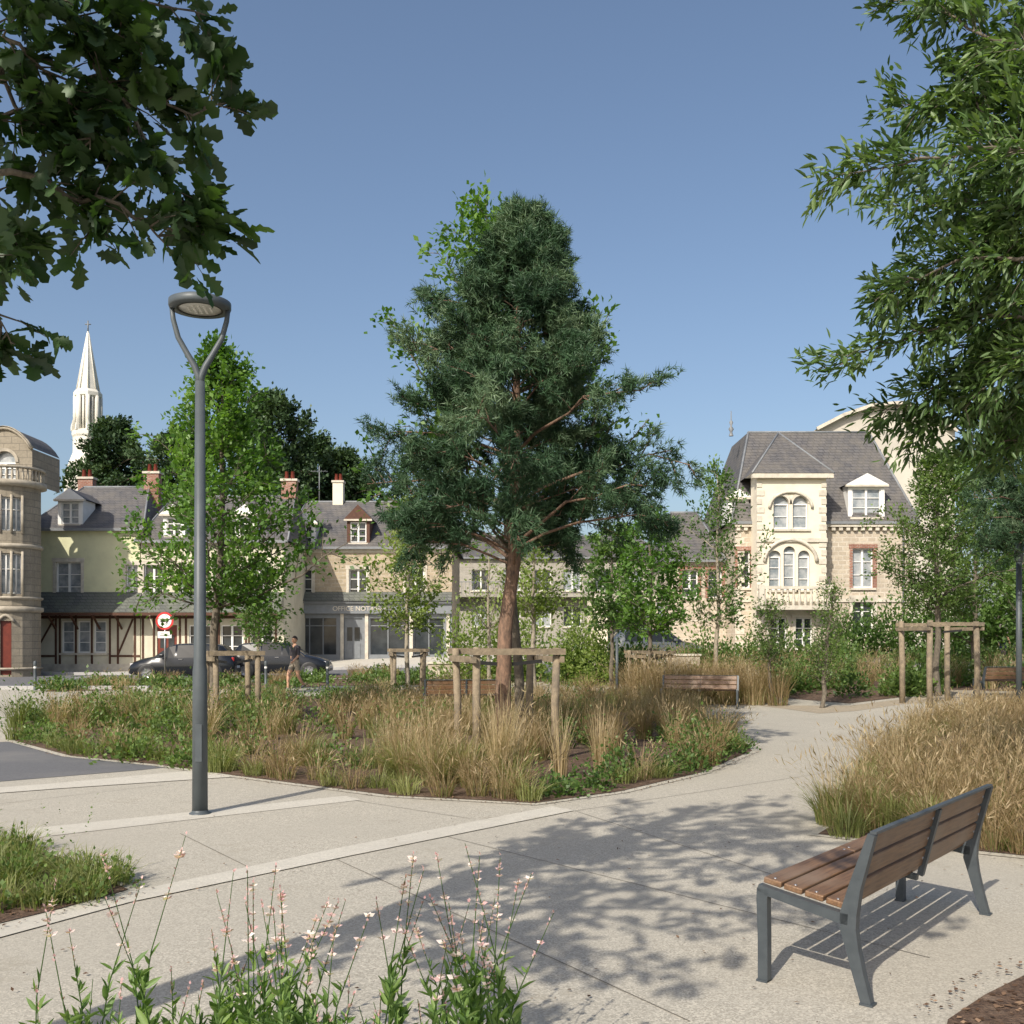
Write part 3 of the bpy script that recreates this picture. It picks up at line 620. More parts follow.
# gaura flowers in the foreground
lv=Leaves(); pt=Leaves(); o=Obj()
cl=[(-.85,3.5,.34,.3),(-.7,3.45,.26,.3),(-1.0,3.6,.25,.25),(-.22,3.5,.22,.25),(-.6,3.35,.2,.2),(-.12,3.4,.2,.3)]
for i in range(150):
    c=cl[i%6 if i<125 else R.randrange(6)]; x=c[0]+R.gauss(0,c[2]*.55); y=c[1]+R.gauss(0,c[3]*.6); y=min(max(y,2.9),4.1)
    hh=R.uniform(.22,.5) if i%3 else R.uniform(.58,.92)
    if i>=128: x=R.uniform(-1.75,-1.1); 
    a=R.uniform(0,6.28); ln=R.uniform(.05,.35); tip=Vector((x+math.cos(a)*ln*hh,y+math.sin(a)*ln*hh,hh)); b=Vector((x,y,.02)); mid=b.lerp(tip,.5)+Vector((-math.cos(a)*.03,-math.sin(a)*.03,.02))
    o.tube('stems',L['gaura'],[b,mid,tip],[.0030,.0024,.0012],4,False)
    n=int(40*min(hh,.6))+14; t=(rng.uniform(.03,.85,n)**1.5)*min(1,.6/hh); P=np.array([ (b.lerp(mid,q*2) if q<.5 else mid.lerp(tip,q*2-1))[:] for q in t])
    D=rng.normal(0,.6,(n,3)); D[:,2]=.8; lv.add(P,D,(.105*(1.15-t*1.0))*rng.uniform(.6,1.2,n),np.clip(.55+rng.uniform(-.35,.35,n),0,1))
    if hh>.55:
        for w in range(R.randint(2,6)):
            q=R.uniform(.66,.99); p=mid.lerp(tip,q*2-1); k=4; fa=R.uniform(0,6.28)
            D=np.array([[math.cos(fa+j*1.3),math.sin(fa+j*1.3),.5] for j in range(k)]); pt.add(np.tile(np.array(p[:]),(k,1)),D,np.full(k,.023)*R.uniform(.7,1.25),rng.uniform(.1,1,k))
    if hh>.42:
        k=10; q=rng.uniform(.75,1.02,k); P=np.array([mid.lerp(tip,v*2-1)[:] for v in q]); D=rng.normal(0,.3,(k,3)); D[:,2]=.9; pt.add(P,D,np.full(k,.015),rng.uniform(.0,.3,k))
e=o.finish('gaura_plants'); lv.build('leaves',T_LANCE,L['gaura'],e); pt.build('flowers',T_QUAD,L['petal'],e)
lt=Leaves()
for b,n in ((bed_corner,1800),(bed_left,1400),(bed_front,600),(bed_main,3000),(bed_right,1200)):
    pts=scatter(b,n,r); P=np.array([(x,y,H(x,y)+.024) for x,y in pts]); D=rng.normal(0,1,(len(P),3)); D[:,2]*=.15; lt.add(P,D,rng.uniform(.015,.05,len(pts)),rng.uniform(0,1,len(pts)))
chip=lambda x,y: lt.add(np.array([[x,y,.025]]),rng.normal(0,1,(1,3))*np.array([[1,1,.1]]),rng.uniform(.012,.035,1),rng.uniform(0,1,1))
edge(bed_main,0,9,.03,-.1,chip); edge(bed_left,0,5,.03,-.1,chip); edge(bed_corner,0,2,.02,-.1,chip)
lt.build('bark_mulch_chips',T_QUAD,L['chip'],upb=3)
dl=Leaves(); n=220; P=np.stack([rng.uniform(-3,4,n),rng.uniform(4.2,9.5,n),np.full(n,.022)],1); k=np.array([not(inpoly(p[0],p[1],bed_main)) for p in P]); P=P[k]
D=rng.normal(0,1,(len(P),3)); D[:,2]*=.1; dl.add(P,D,rng.uniform(.01,.03,len(P)),rng.uniform(0,1,len(P))); dl.build('fallen_leaves',T_QUAD,L['chip'],upb=4)
# ------------------------------------------------------------------ stakes
def stake_frame(p,d,w,top,name='tree_stakes',rot=.3,r_=.055):
    x=px(p,d); z0=H(x,d); h=pz(top,d)-z0; o=Obj(); c=[(-w/2,-w/2),(w/2,-w/2),(w/2,w/2),(-w/2,w/2)]
    for (a,b) in c:
        o.tube('post',M['stake'],[(a,b,-.1),(a+R.uniform(-.015,.015),b,h*.5),(a+R.uniform(-.03,.03),b+R.uniform(-.02,.02),h+R.uniform(-.03,.03))],[r_,r_,r_*.94],10)
    for i in range(4):
        a=c[i];b=c[(i+1)%4]; a=Vector((a[0],a[1],h-.06)); b=Vector((b[0],b[1],h-.06)); t=(b-a).normalized(); n=Vector((t.y,-t.x,0))*(r_+.012)
        q=Vector((0,0,-(.105 if i%2 else 0))); o.bar('rail',M['stake'],a-t*.12+n+q,b+t*.12+n+q,.045,.085)
    for s in (-1,1): o.bar('tie_strap',M['black'],(s*w/2,0,h-.2),(s*.1,0,h-.24),.008,.05)
    o.finish(name,(x,d,z0),rot)
stake_frame(505,14,1.1,647,rot=.3)
stake_frame(232,19.5,.8,650,rot=.5)
stake_frame(408,27,.8,648,rot=.2,r_=.05)
stake_frame(650,27,.8,650,rot=.4,r_=.05)
stake_frame(939,24,1.2,622,rot=.15,r_=.07)
stake_frame(717,27,.7,668,rot=.4,r_=.045)
# ------------------------------------------------------------------ bench
def bench(name,loc,ang,L_=1.93,sc_=1.0):
    o=Obj()
    def fr(x):
        def strip(pts,wd,th=.045,part='frame'):
            P=[Vector((0,a,b)) for a,b in pts]; n=len(P); vs=[]
            for i in range(n):
                t=(P[min(n-1,i+1)]-P[max(0,i-1)]).normalized(); u=Vector((0,-t.z,t.y)); ww=wd[i] if hasattr(wd,'__len__') else wd
                for sx in (-th/2,th/2):
                    for su in (-ww/2,ww/2): q=P[i]+u*su; vs.append((x+sx,q.y,q.z))
            fs=[]
            for i in range(n-1):
                a=i*4;b=a+4
                fs+= [(a,a+1,b+1,b),(a+3,a+2,b+2,b+3),(a+1,a+3,b+3,b+1),(a+2,a,b,b+2)]
            fs+=[(0,2,3,1),((n-1)*4,(n-1)*4+1,(n-1)*4+3,(n-1)*4+2)]
            o.mesh(part,M['steel'],vs,fs)
        strip([(.50,0),(.50,.2),(.505,.40),(.50,.445)],[.05,.05,.055,.06],part='front_leg')
        strip([(.525,.452),(.48,.437),(.30,.405),(.13,.375),(.085,.372)],[.03,.04,.045,.05,.05],part='seat_bearer')
        strip([(0,0),(.035,.12),(.065,.24),(.085,.33),(.082,.40),(.055,.52),(.015,.65),(-.022,.77)],[.045,.05,.058,.075,.075,.055,.045,.032],part='rear_leg')
        o.box('foot_plate',M['steel'],x-.03,x+.03,.475,.53,0,.01); o.box('foot_plate',M['steel'],x-.03,x+.03,-.03,.03,0,.01)
    for x in (.0,L_*.5,L_):
        if abs(x-L_*.5)<.01:
            o.bar('mid_support',M['steel'],(x,.075,.40),(x,-.017,.76),.035,.03); o.bar('mid_support',M['steel'],(x,.09,.385),(x,.5,.435),.035,.03)
        else: fr(x)
    def slat(y,z,w,th,ang,part):
        old=o.M
        for (xa,xb) in ((.03,L_*.5-.003),(L_*.5+.003,L_-.03)):
            o.M=old@Matrix.Translation((0,y,z))@Matrix.Rotation(ang,4,'X'); o.box(part,M['wood'],xa,xb,-w/2,w/2,-th/2,th/2,.006)
            for xx in (xa+.03,xb-.03): o.lathe('bolts',M['rim'],(xx,0,th/2),[(.008,0),(.007,.003),(0,.004)],8); o.lathe('bolts',M['rim'],(xx,0,-th/2),[(.008,0),(.007,-.003),(0,-.004)],8)
        o.M=old
    tilt=math.atan2(.062,.4)
    for i in range(4): y=.475-i*.104; slat(y,.472-i*.0162,.092,.03,tilt,'seat_slat')
    bt=math.atan2(.36,-.095)
    for i in range(3):
        t=(i+.5)/3; slat(.052-.078*t+.028,.448+.32*t,.095,.028,bt,'backrest_slat')
    o.bar('back_edge_rail',M['steel'],(0,-.023,.776),(L_,-.023,.776),.03,.012)
    e=o.finish(name,loc,ang); e.scale=(sc_,)*3
bx,by=G(868,1008); bench('park_bench',(bx,by,.008),math.atan2(.77,.64))
def wbench(name,p,py,ang,sc_=1):
    x,y=G(p,py); bench(name,(x,y,H(x,y)+.01),ang,1.8,sc_)
wbench('park_bench',738,708,math.radians(165)); wbench('park_bench',985,698,math.radians(5)); wbench('park_bench',425,716,math.radians(8))
# ------------------------------------------------------------------ street lamp
def street_lamp(name,x,y,h=4.83):
    o=Obj(); z=H(x,y)+.008
    o.tube('pole',M['lamp'],[(0,0,0),(0,0,1.35),(0,0,1.42),(0,0,h*.845)],[.072,.068,.058,.045],20)
    o.lathe('base_plate',M['lamp'],(0,0,0),[(.1,0),(.1,.012),(.08,.016),(.074,.04)],20)
    o.box('hatch',M['lamp'],-.03,.03,-.074,-.068,.5,.85,.002)
    rr_=.262
    for s in (-1,1):
        pts=[(0,0,h*.83),(s*.012,0,h*.855),(s*.05,0,h*.875),(s*.12,0,h*.90),(s*.20,0,h*.93),(s*.245,0,h*.965),(s*rr_,0,h-.02)]
        o.tube('arm',M['lamp'],pts,[.034,.034,.031,.028,.026,.024,.022],10)
    o.lathe('head_ring',M['lamp'],(0,0,h-.07),[(.20,.0),(.275,.0),(.285,.02),(.285,.07),(.24,.09),(.0,.10)],36)
    o.lathe('lens',M['lens'],(0,0,h-.068),[(.0,.004),(.2,.003),(.205,.02)],36)
    o.lathe('lens_rim',M['black'],(0,0,h-.072),[(.195,.0),(.212,.0)],36)
    for i in range(5):
        for j in range(5):
            if (i-2)**2+(j-2)**2<6: o.box('led',M['white'],-.11+.05*i,-.09+.05*i,-.11+.05*j,-.09+.05*j,h-.075,h-.066)
    o.finish(name,(x,y,z),.12)
x,y=G(200,815); street_lamp('street_lamp',x,y)
o=Obj(); o.tube('pole',M['lamp'],[(0,0,0),(0,0,3.2)],[.06,.055],14); o.lathe('head',M['lamp'],(0,0,3.2),[(.055,0),(.085,.02),(.085,.42),(.0,.44)],16); o.lathe('base_plate',M['lamp'],(0,0,0),[(.12,0),(.12,.02),(.06,.03)],16)
o.finish('light_column',(px(1019,20),20,H(px(1019,20),20)+.01))
o=Obj(); o.tube('pole',M['lamp'],[(0,0,0),(0,0,1.7)],[.04,.04],10); o.lathe('cap',M['lamp'],(0,0,1.7),[(.05,0),(.05,.03),(0,.05)],12); o.finish('post',(px(617,26),26,H(px(617,26),26)))
def bollard(x,y):
    o=Obj(); o.lathe('body',M['lamp'],(0,0,0),[(.07,0),(.07,.02),(.05,.03),(.045,.8),(.052,.82),(.052,.93),(.03,.96),(0,.965)],14); o.lathe('band',M['white'],(0,0,.72),[(.0465,0),(.0465,.06)],14); o.finish('bollard',(x,y,H(x,y)+.01))
for x in (-15.5,-17.5,-10,-8,-6,3.5,5.5): bollard(x,32.5 if x<0 else 36)
def lowwall(p0,p1,d,h):
    o=Obj(); xa,xb=px(p0,d),px(p1,d); z=H(xb,d); n=int((xb-xa)/.6)
    o.box('wall_body',M['stone2'],0,xb-xa,0,.35,-.4,h-.08)
    for i in range(n): w_=(xb-xa+.1)/n; o.box('coping_stones',M['trim'],-.05+i*w_+.004,-.05+(i+1)*w_-.004,-.05,.4,h-.078,h,.01)
    o.finish('low_stone_wall',(xa,d,z))
lowwall(585,700,36.5,.75); lowwall(428,470,37,.7)
o=Obj(); dS=36; hS=pz(612,dS)
o.tube('post',M['rim'],[(0,0,0),(0,0,hS)],[.03,.03],10)
def disc(n,m,r,y,zc): o.poly(n,m,[(r*math.cos(a*math.pi/16),y,zc+r*math.sin(a*math.pi/16)) for a in range(32)])
zc=hS-.32; disc('sign_rim',M['red'],.32,-.04,zc); disc('sign_back',M['rim'],.32,-.034,zc); disc('sign_face',M['white'],.245,-.044,zc)
o.box('truck_symbol',M['black'],-.15,.03,-.049,-.046,zc-.05,zc+.08); o.box('truck_symbol',M['black'],.04,.14,-.049,-.046,zc-.05,zc+.04); 
for a in (-.09,.08): o.box('truck_wheel',M['black'],a-.02,a+.02,-.049,-.046,zc-.09,zc-.055)
o.box('panel',M['white'],-.25,.25,-.045,-.035,zc-.62,zc-.38,.002); o.box('panel_text',M['black'],-.18,.18,-.0475,-.046,zc-.54,zc-.52); o.box('panel_text',M['black'],-.14,.14,-.0475,-.046,zc-.48,zc-.46)
o.finish('traffic_sign',(px(165,dS),dS,0))
# ------------------------------------------------------------------ cars
def car(name,x,y,rot,paint):
    o=Obj(); stt=[(-2.12,.70,.62,.66,.55,.30),(-2.08,.78,.80,.86,.6,.28),(-1.98,.82,.93,1.0,.62,.25),(-1.62,.85,.95,1.40,.60,.22),(-1.5,.855,.95,1.44,.60,.22),(-.72,.87,.94,1.50,.62,.2),(-.64,.87,.94,1.50,.62,.2),(.15,.87,.93,1.48,.62,.2),(.23,.87,.93,1.47,.62,.2),(.50,.87,.92,1.41,.60,.2),(1.12,.86,.90,.97,.66,.2),(1.6,.83,.80,.88,.62,.22),(1.98,.76,.66,.74,.55,.25),(2.12,.62,.48,.56,.45,.3)]
    rings=[]
    for (X,w,zb,zr,wr,zs) in stt:
        half=[(w*.88,zs),(w,zs+.12),(w*1.0,(zs+zb)/2+.05),(w*.96,zb),(wr+.02,zr-.05),(wr*.85,zr),(wr*.4,zr+.02)]
        rings.append([(X,a,b) for a,b in half]+[(X,-a,b) for a,b in half[::-1]])
    K=14
    for i in range(len(rings)-1):
        for j in range(K):
            A,B=rings[i],rings[i+1]; j2=(j+1)%K
            hi=stt[i][3]-stt[i][2]>.3 and stt[i+1][3]-stt[i+1][2]>.3; pill=i in (3,5,7)
            side=j in (3,9); top=j in (4,5,6,7,8)
            gl_=(side and hi and not pill) or (top and i in (2,9) and j in (5,6,7)) or (side and i in (9,) )
            o.poly('windows' if gl_ else 'body',M['carglass'] if gl_ else paint,[A[j],B[j],B[j2],A[j2]],not gl_)
    for rg in (rings[0],rings[-1]): o.poly('body',paint,rg)
    for X in (-1.32,1.32):
        for s in (-1,1):
            old=o.M; o.M=Matrix.Translation((X,s*.79,.32))@Matrix.Rotation(-s*math.pi/2,4,'X')
            o.lathe('wheel_arch',M['black'],(0,0,0),[(.37,-.05),(.37,.083),(.30,.085)],24)
            o.lathe('tyre',M['tyre'],(0,0,0),[(.2,-.1),(.30,-.1),(.32,-.07),(.32,.07),(.30,.10),(.21,.105)],24)
            o.lathe('wheel_rim',M['rim'],(0,0,0),[(.21,.10),(.19,.07),(.06,.085),(0,.09)],20); o.M=old
            for q in range(5):
                a=q*1.2566; o.bar('spoke',M['rim'],(X,s*.895,.32),(X+math.cos(a)*.2,s*.885,.32+math.sin(a)*.2),.02,.03)
    for s in (-1,1):
        o.box('headlight',M['lightg'],1.86,2.04,s*.56-.12,s*.56+.12,.60,.70,.02); o.box('taillight',M['taill'],-2.10,-1.99,s*.62-.1,s*.62+.1,.78,.94,.02)
        o.box('mirror',paint,.62,.78,s*.98-.09,s*.98+.09,.96,1.08,.03)
        for a,b in ((-.68,.0),(.19,.0)): o.box('door_handle',M['rim'],a-.28,a-.12,s*.865-.012,s*.865+.012,.86,.885)
    o.box('number_plate',M['white'],2.09,2.13,-.24,.24,.40,.50); o.box('number_plate',M['white'],-2.14,-2.10,-.24,.24,.5,.6)
    o.box('grille',M['black'],2.05,2.125,-.4,.4,.33,.42)
    return o.finish(name,(x,y,H(x,y)+.005),rot)
car('parked_car',px(186,41),41,math.radians(183),M['carp']); car('parked_car',px(281,42.5),42.5,math.radians(2),M['carp'])
car('parked_car',px(655,44.5),44.5,math.radians(5),M['carp2'])
# ------------------------------------------------------------------ people
def person(name,x,y,rot,J,top,bot,hairm,short_leg=True):
    vs=[];rd=[];ed=[];lab=[]
    def ch(pts,rad,label,root=None):
        prev=root
        for p,rr_ in zip(pts,rad):
            vs.append(p);rd.append(rr_);lab.append(label)
            if prev is not None: ed.append((prev,len(vs)-1))
            prev=len(vs)-1
        return prev
    ch([(0,0,.93)],[.145],'bot')
    a=ch([(0,0,1.08)],[.125],'top',0); b=ch([(0,.0,1.25)],[.15],'top',a); c=ch([(0,0,1.38)],[.13],'top',b); n=ch([(0,0.005,1.47),(0,.02,1.54)],[.06,.055],'skin',c)
    for s,arm,leg in ((-1,J['la'],J['ll']),(1,J['ra'],J['rl'])):
        sh_=ch([(s*.17,0,1.385)],[.062],'top',c); el=ch([arm[0]],[.044],'top',sh_); wr=ch([arm[1]],[.028],'skin',el)
        hand=Vector(arm[1]); dr=(hand-Vector(arm[0])).normalized(); pm=ch([(hand+dr*.07)[:]],[.034],'skin',wr)
        for q in range(4):
            off=Vector((0,(-.027+q*.018),0)); ch([(hand+dr*.11+off)[:],(hand+dr*(.15+.01*(q in(1,2)))+off+Vector((-s*.01,0,0)))[:]],[.010,.008],'skin',pm)
        ch([(hand+dr*.06+Vector((-s*.01,.05,0)))[:],(hand+dr*.10+Vector((-s*.012,.06,0)))[:]],[.011,.009],'skin',wr)
        hp=ch([(s*.09,0,.88)],[.10],'bot',0); kn=ch([(Vector((s*.09,0,.88)).lerp(Vector(leg[0]),.6))[:]],[.082],'bot',hp); kn=ch([leg[0]],[.06],'skin' if short_leg else 'bot',kn)
        cf=ch([(Vector(leg[0]).lerp(Vector(leg[1]),.35))[:]],[.058],'skin' if short_leg else 'bot',kn); an=ch([leg[1]],[.038],'skin' if short_leg else 'bot',cf)
        ft=Vector(leg[1]); ch([(ft+Vector((0,.07,-.05)))[:],(ft+Vector((0,.17,-.06)))[:]],[.045,.032],'shoe',an)
    me=bpy.data.meshes.new('body'); me.from_pydata(vs,ed,[]); ob=bpy.data.objects.new('body',me); sc.collection.objects.link(ob)
    ob.modifiers.new('s','SKIN'); me.skin_vertices[0].data[0].use_root=True
    for i,q in enumerate(rd): me.skin_vertices[0].data[i].radius=(q,q*(.72 if lab[i] in('top','bot') and i<4 else 1))
    ob.modifiers.new('ss','SUBSURF').levels=2; ob.modifiers['ss'].render_levels=2
    dg=bpy.context.evaluated_depsgraph_get(); nm=bpy.data.meshes.new_from_object(ob.evaluated_get(dg)); ob.modifiers.clear(); ob.data=nm
    nm.materials.clear()
    ms={'top':top,'bot':bot,'skin':M['skin'],'shoe':M['shoe']}; order=list(ms)
    for q in order: nm.materials.append(ms[q])
    segs=[(np.array(vs[a]),np.array(vs[b]),lab[b]) for a,b in ed]
    for p in nm.polygons:
        c_=np.array(p.center[:]); best=9;lb='top'
        for a,b,l in segs:
            ab=b-a; t=max(0,min(1,np.dot(c_-a,ab)/max(1e-6,np.dot(ab,ab)))); dd=np.linalg.norm(c_-a-ab*t)
            if dd<best: best=dd;lb=l
        p.material_index=order.index(lb); p.use_smooth=True
    e=bpy.data.objects.new(name,None); sc.collection.objects.link(e); ob.parent=e
    bm=bmesh.new(); bmesh.ops.create_uvsphere(bm,u_segments=20,v_segments=14,radius=1)
    for v in bm.verts:
        q=v.co; jaw=1-.22*max(0,-q.z); a_=abs(q.x)<.2 and q.y>.85 and -.25<q.z<.15; b_=q.z<-.6 and q.y>.3; v.co=Vector((q.x*.078*jaw,q.y*.098*(jaw if q.y<0 else 1)+.02+(.018 if a_ else 0)+(.012 if b_ else 0),q.z*.118+1.635))
    hm=bpy.data.meshes.new('head'); bm.to_mesh(hm); bm.free(); hm.materials.append(M['skin'])
    for p in hm.polygons: p.use_smooth=True
    ho=bpy.data.objects.new('head',hm); sc.collection.objects.link(ho); ho.parent=e
    o=Obj()
    for s in (-1,1):
        o.lathe('eye',M['black'],(s*.03,.112,1.645),[(0,-.008),(.009,0),(0,.008)],8); o.lathe('ear',M['skin'],(s*.08,.015,1.63),[(0,-.03),(.014,-.015),(.016,.01),(0,.03)],8)
    o.box('mouth',M['red'],-.02,.02,.108,.113,1.578,1.585)
    ee=o.finish('face'); 
    for c_ in list(ee.children): c_.parent=e
    bpy.data.objects.remove(ee)
    bm=bmesh.new(); bmesh.ops.create_uvsphere(bm,u_segments=20,v_segments=12,radius=1)
    for v in bm.verts:
        q=v.co.copy(); v.co=Vector((q.x*.088,q.y*.106+.008,max(q.z,-.2 if q.y<0.2 else .35)*.122+1.645))
    hm=bpy.data.meshes.new('hair'); bm.to_mesh(hm); bm.free(); hm.materials.append(hairm); ho=bpy.data.objects.new('hair',hm); sc.collection.objects.link(ho); ho.parent=e
    for p in hm.polygons: p.use_smooth=True
    e.location=(x,y,H(x,y)+.02); e.rotation_euler=(0,0,rot); return e
walk=dict(la=[(-.24,.10,1.13),(-.22,.28,.98)],ra=[(.25,-.12,1.12),(.24,-.13,.87)],ll=[(-.10,-.02,.50),(-.10,-.30,.16)],rl=[(.10,.20,.50),(.10,.22,.09)])
stand=dict(la=[(-.25,-.02,1.11),(-.24,.08,.87)],ra=[(.25,-.02,1.11),(.24,.10,.88)],ll=[(-.10,.03,.49),(-.10,-.03,.09)],rl=[(.10,.08,.50),(.10,.12,.09)])
person('pedestrian_walking',px(295,32.2),32.2,math.radians(150),walk,M['shirt1'],M['shorts'],M['hair'])
person('pedestrian',px(1002,37),37,math.radians(200),stand,M['shirt2'],M['trous'],M['hair'],short_leg=False)
# ------------------------------------------------------------------ buildings
def facade(o,T,W_,z0,z1,ops,wall,wm,depth=.2,trim=None,tm=None,left=0):
    old=o.M; o.M=old@T
    xs=sorted({left,W_}|{q['x'] for q in ops}|{q['x']+q['w'] for q in ops}); zs=sorted({z0,z1}|{q['z'] for q in ops}|{q['z']+q['h'] for q in ops})
    for i in range(len(xs)-1):
        for j in range(len(zs)-1):
            cx=(xs[i]+xs[i+1])/2; cz=(zs[j]+zs[j+1])/2
            if any(q['x']<cx<q['x']+q['w'] and q['z']<cz<q['z']+q['h'] for q in ops): continue
            o.poly(wall,wm,[(xs[i],0,zs[j]),(xs[i+1],0,zs[j]),(xs[i+1],0,zs[j+1]),(xs[i],0,zs[j+1])])
    for q in ops:
        x,z,w,h=q['x'],q['z'],q['w'],q['h']; D=depth
        rm=q.get('tm',tm) or wm; rn='surrounds_'+rm.name if rm is not wm else wall
        arch=q.get('arch',0); zt=z+h-(w/2 if arch==1 else (arch if arch else 0))
        o.poly(rn,rm,[(x,0,z),(x,0,z+h),(x,D,z+h),(x,D,z)]); o.poly(rn,rm,[(x+w,0,z),(x+w,D,z),(x+w,D,z+h),(x+w,0,z+h)])
        o.poly(rn,rm,[(x,0,z),(x,D,z),(x+w,D,z),(x+w,0,z)]); 
        if not arch: o.poly(rn,rm,[(x,0,z+h),(x+w,0,z+h),(x+w,D,z+h),(x,D,z+h)])
        else:
            ah=z+h-zt; A=[(x+w/2-w/2*math.cos(math.pi*k/12),zt+ah*math.sin(math.pi*k/12)) for k in range(13)]
            for k in range(12):
                a,b=A[k],A[k+1]; o.poly(wall,wm,[(a[0],0,a[1]),(b[0],0,b[1]),(b[0],0,z+h),(a[0],0,z+h)]); o.poly(rn,rm,[(a[0],0,a[1]),(b[0],0,b[1]),(b[0],D,b[1]),(a[0],D,a[1])])
                if q.get('trim',1) and rm is not wm:
                    e=.14; cx=x+w/2; f=lambda p,s:(cx+(p[0]-cx)*(1+s/(w/2)),zt+(p[1]-zt)*(1+s/ah)); a2,b2=f(a,e),f(b,e)
                    o.mesh(rn,rm,[(a[0],-.04,a[1]),(b[0],-.04,b[1]),(b2[0],-.04,b2[1]),(a2[0],-.04,a2[1]),(a2[0],0,a2[1]),(b2[0],0,b2[1]),(a[0],0,a[1]),(b[0],0,b[1])],[(0,1,2,3),(3,2,5,4),(0,6,7,1)])
        kind=q.get('kind','win')
        if kind=='win':
            gm=M['curtain'] if q.get('cur') else M['glassd']; gn='curtained_panes' if q.get('cur') else 'window_panes'
            o.poly(gn,gm,[(x,D-.002,z),(x+w,D-.002,z),(x+w,D-.002,z+h),(x,D-.002,z+h)])
            fw=.06; y0,y1=D-.07,D-.01; fm=q.get('fm',M['white'])
            o.box('window_frames',fm,x,x+fw,y0,y1,z,zt); o.box('window_frames',fm,x+w-fw,x+w,y0,y1,z,zt)
            o.box('window_frames',fm,x+fw,x+w-fw,y0,y1,z,z+fw*1.3); o.box('window_frames',fm,x+fw,x+w-fw,y0,y1,zt-fw,zt)
            nm=q.get('mul',1)
            for k in range(nm): xc=x+w*(k+1)/(nm+1); o.box('window_frames',fm,xc-.05,xc+.05,y0-.01,y1,z+fw*1.3,zt-fw)
            for k in range(q.get('tr',2)): zc=z+(zt-z)*(k+1)/(q.get('tr',2)+1); o.box('glazing_bars',fm,x+fw,x+w-fw,y0+.012,y1-.012,zc-.018,zc+.018)
            o.box('sills',tm or M['trim'],x-.1,x+w+.1,-.10,D-.08,z-.10,z-.003)
        elif kind=='door':
            o.box('door_leaf',q.get('dm',M['door']),x,x+w,D-.06,D-.01,z,z+h); o.box('door_panels',q.get('dm',M['door']),x+.12,x+w/2-.06,D-.085,D-.06,z+.2,z+1.0); o.box('door_panels',q.get('dm',M['door']),x+w/2+.06,x+w-.12,D-.085,D-.06,z+.2,z+1.0)
            o.box('door_glass',M['glassd'],x+.15,x+w/2-.06,D-.08,D-.06,z+1.15,z+h-.5); o.box('door_glass',M['glassd'],x+w/2+.06,x+w-.15,D-.08,D-.06,z+1.15,z+h-.5)
        elif kind=='shop':
            o.poly('window_panes',M['glassd'],[(x,D-.002,z),(x+w,D-.002,z),(x+w,D-.002,z+h),(x,D-.002,z+h)]); fm=q.get('fm',M['greyp'])
            for k in range(q.get('mul',2)+2): xc=x+.03+(w-.06)*k/(q.get('mul',2)+1); o.box('shop_frames',fm,xc-.03,xc+.03,D-.06,D-.004,z,z+h)
            o.box('shop_frames',fm,x,x+w,D-.05,D-.006,z+h*.78,z+h*.78+.05)
        if rm is not wm and not arch and q.get('trim',1):
            e=q.get('tw',.15)
            o.box(rn,rm,x-e,x-.002,-.035,-.001,z,z+h); o.box(rn,rm,x+w+.002,x+w+e,-.035,-.001,z,z+h); o.box(rn,rm,x-e-.03,x+w+e+.03,-.05,-.001,z+h+.002,z+h+e+.05)
    o.M=old
I4=Matrix.Identity(4)
def TR(x,y,a=0): return Matrix.Translation((x,y,0))@Matrix.Rotation(a,4,'Z')
def shell(o,w,dp,z0,z1,wm):
    o.poly('walls',wm,[(0,0,z0),(0,0,z1),(0,dp,z1),(0,dp,z0)]); o.poly('walls',wm,[(w,0,z0),(w,dp,z0),(w,dp,z1),(w,0,z1)]); o.poly('walls',wm,[(0,dp,z0),(w,dp,z0),(w,dp,z1),(0,dp,z1)])
def hip(o,x0,x1,y0,y1,z,zr,inset,yi=None,m=None,ov=.25,n='roof'):
    m=m or M['slate']; yi=yi if yi is not None else (y1-y0)/2; a,b,c,d_=(x0-ov,y0-ov,z),(x1+ov,y0-ov,z),(x1+ov,y1+ov,z),(x0-ov,y1+ov,z)
    if yi>=(y1-y0)/2-.01:
        ym=(y0+y1)/2; e,f=(x0+inset,ym,zr),(x1-inset,ym,zr)
        o.poly(n,m,[a,b,f,e]); o.poly(n,m,[b,c,f]); o.poly(n,m,[c,d_,e,f]); o.poly(n,m,[d_,a,e])
        if f[0]-e[0]>.1: o.tube('ridge',M['zinc2'],[e,f],.07,6)
        for p,q in ((a,e),(b,f)): o.tube('ridge',M['zinc2'],[p,q],.05,6)
    else:
        e,f,g,h=(x0+inset,y0+yi,zr),(x1-inset,y0+yi,zr),(x1-inset,y1-yi,zr),(x0+inset,y1-yi,zr)
        o.poly(n,m,[a,b,f,e]); o.poly(n,m,[b,c,g,f]); o.poly(n,m,[c,d_,h,g]); o.poly(n,m,[d_,a,e,h]); o.poly(n,m,[e,f,g,h])
        for p,q in ((a,e),(b,f),(e,f)): o.tube('ridge',M['zinc2'],[p,q],.06,6)
    o.box('gutter',M['zinc2'],x0-ov,x1+ov,y0-ov-.08,y0-ov+.02,z-.12,z+.01)
    o.poly('soffit',M['white'],[(x0-ov,y0-ov,z-.01),(x1+ov,y0-ov,z-.01),(x1+ov,y0,z-.01),(x0-ov,y0,z-.01)])
def pipe(o,x,z): o.tube('downpipe',M['zinc2'],[(x,-.32,z-.1),(x,-.1,z-.35),(x,-.09,.1)],.045,8)
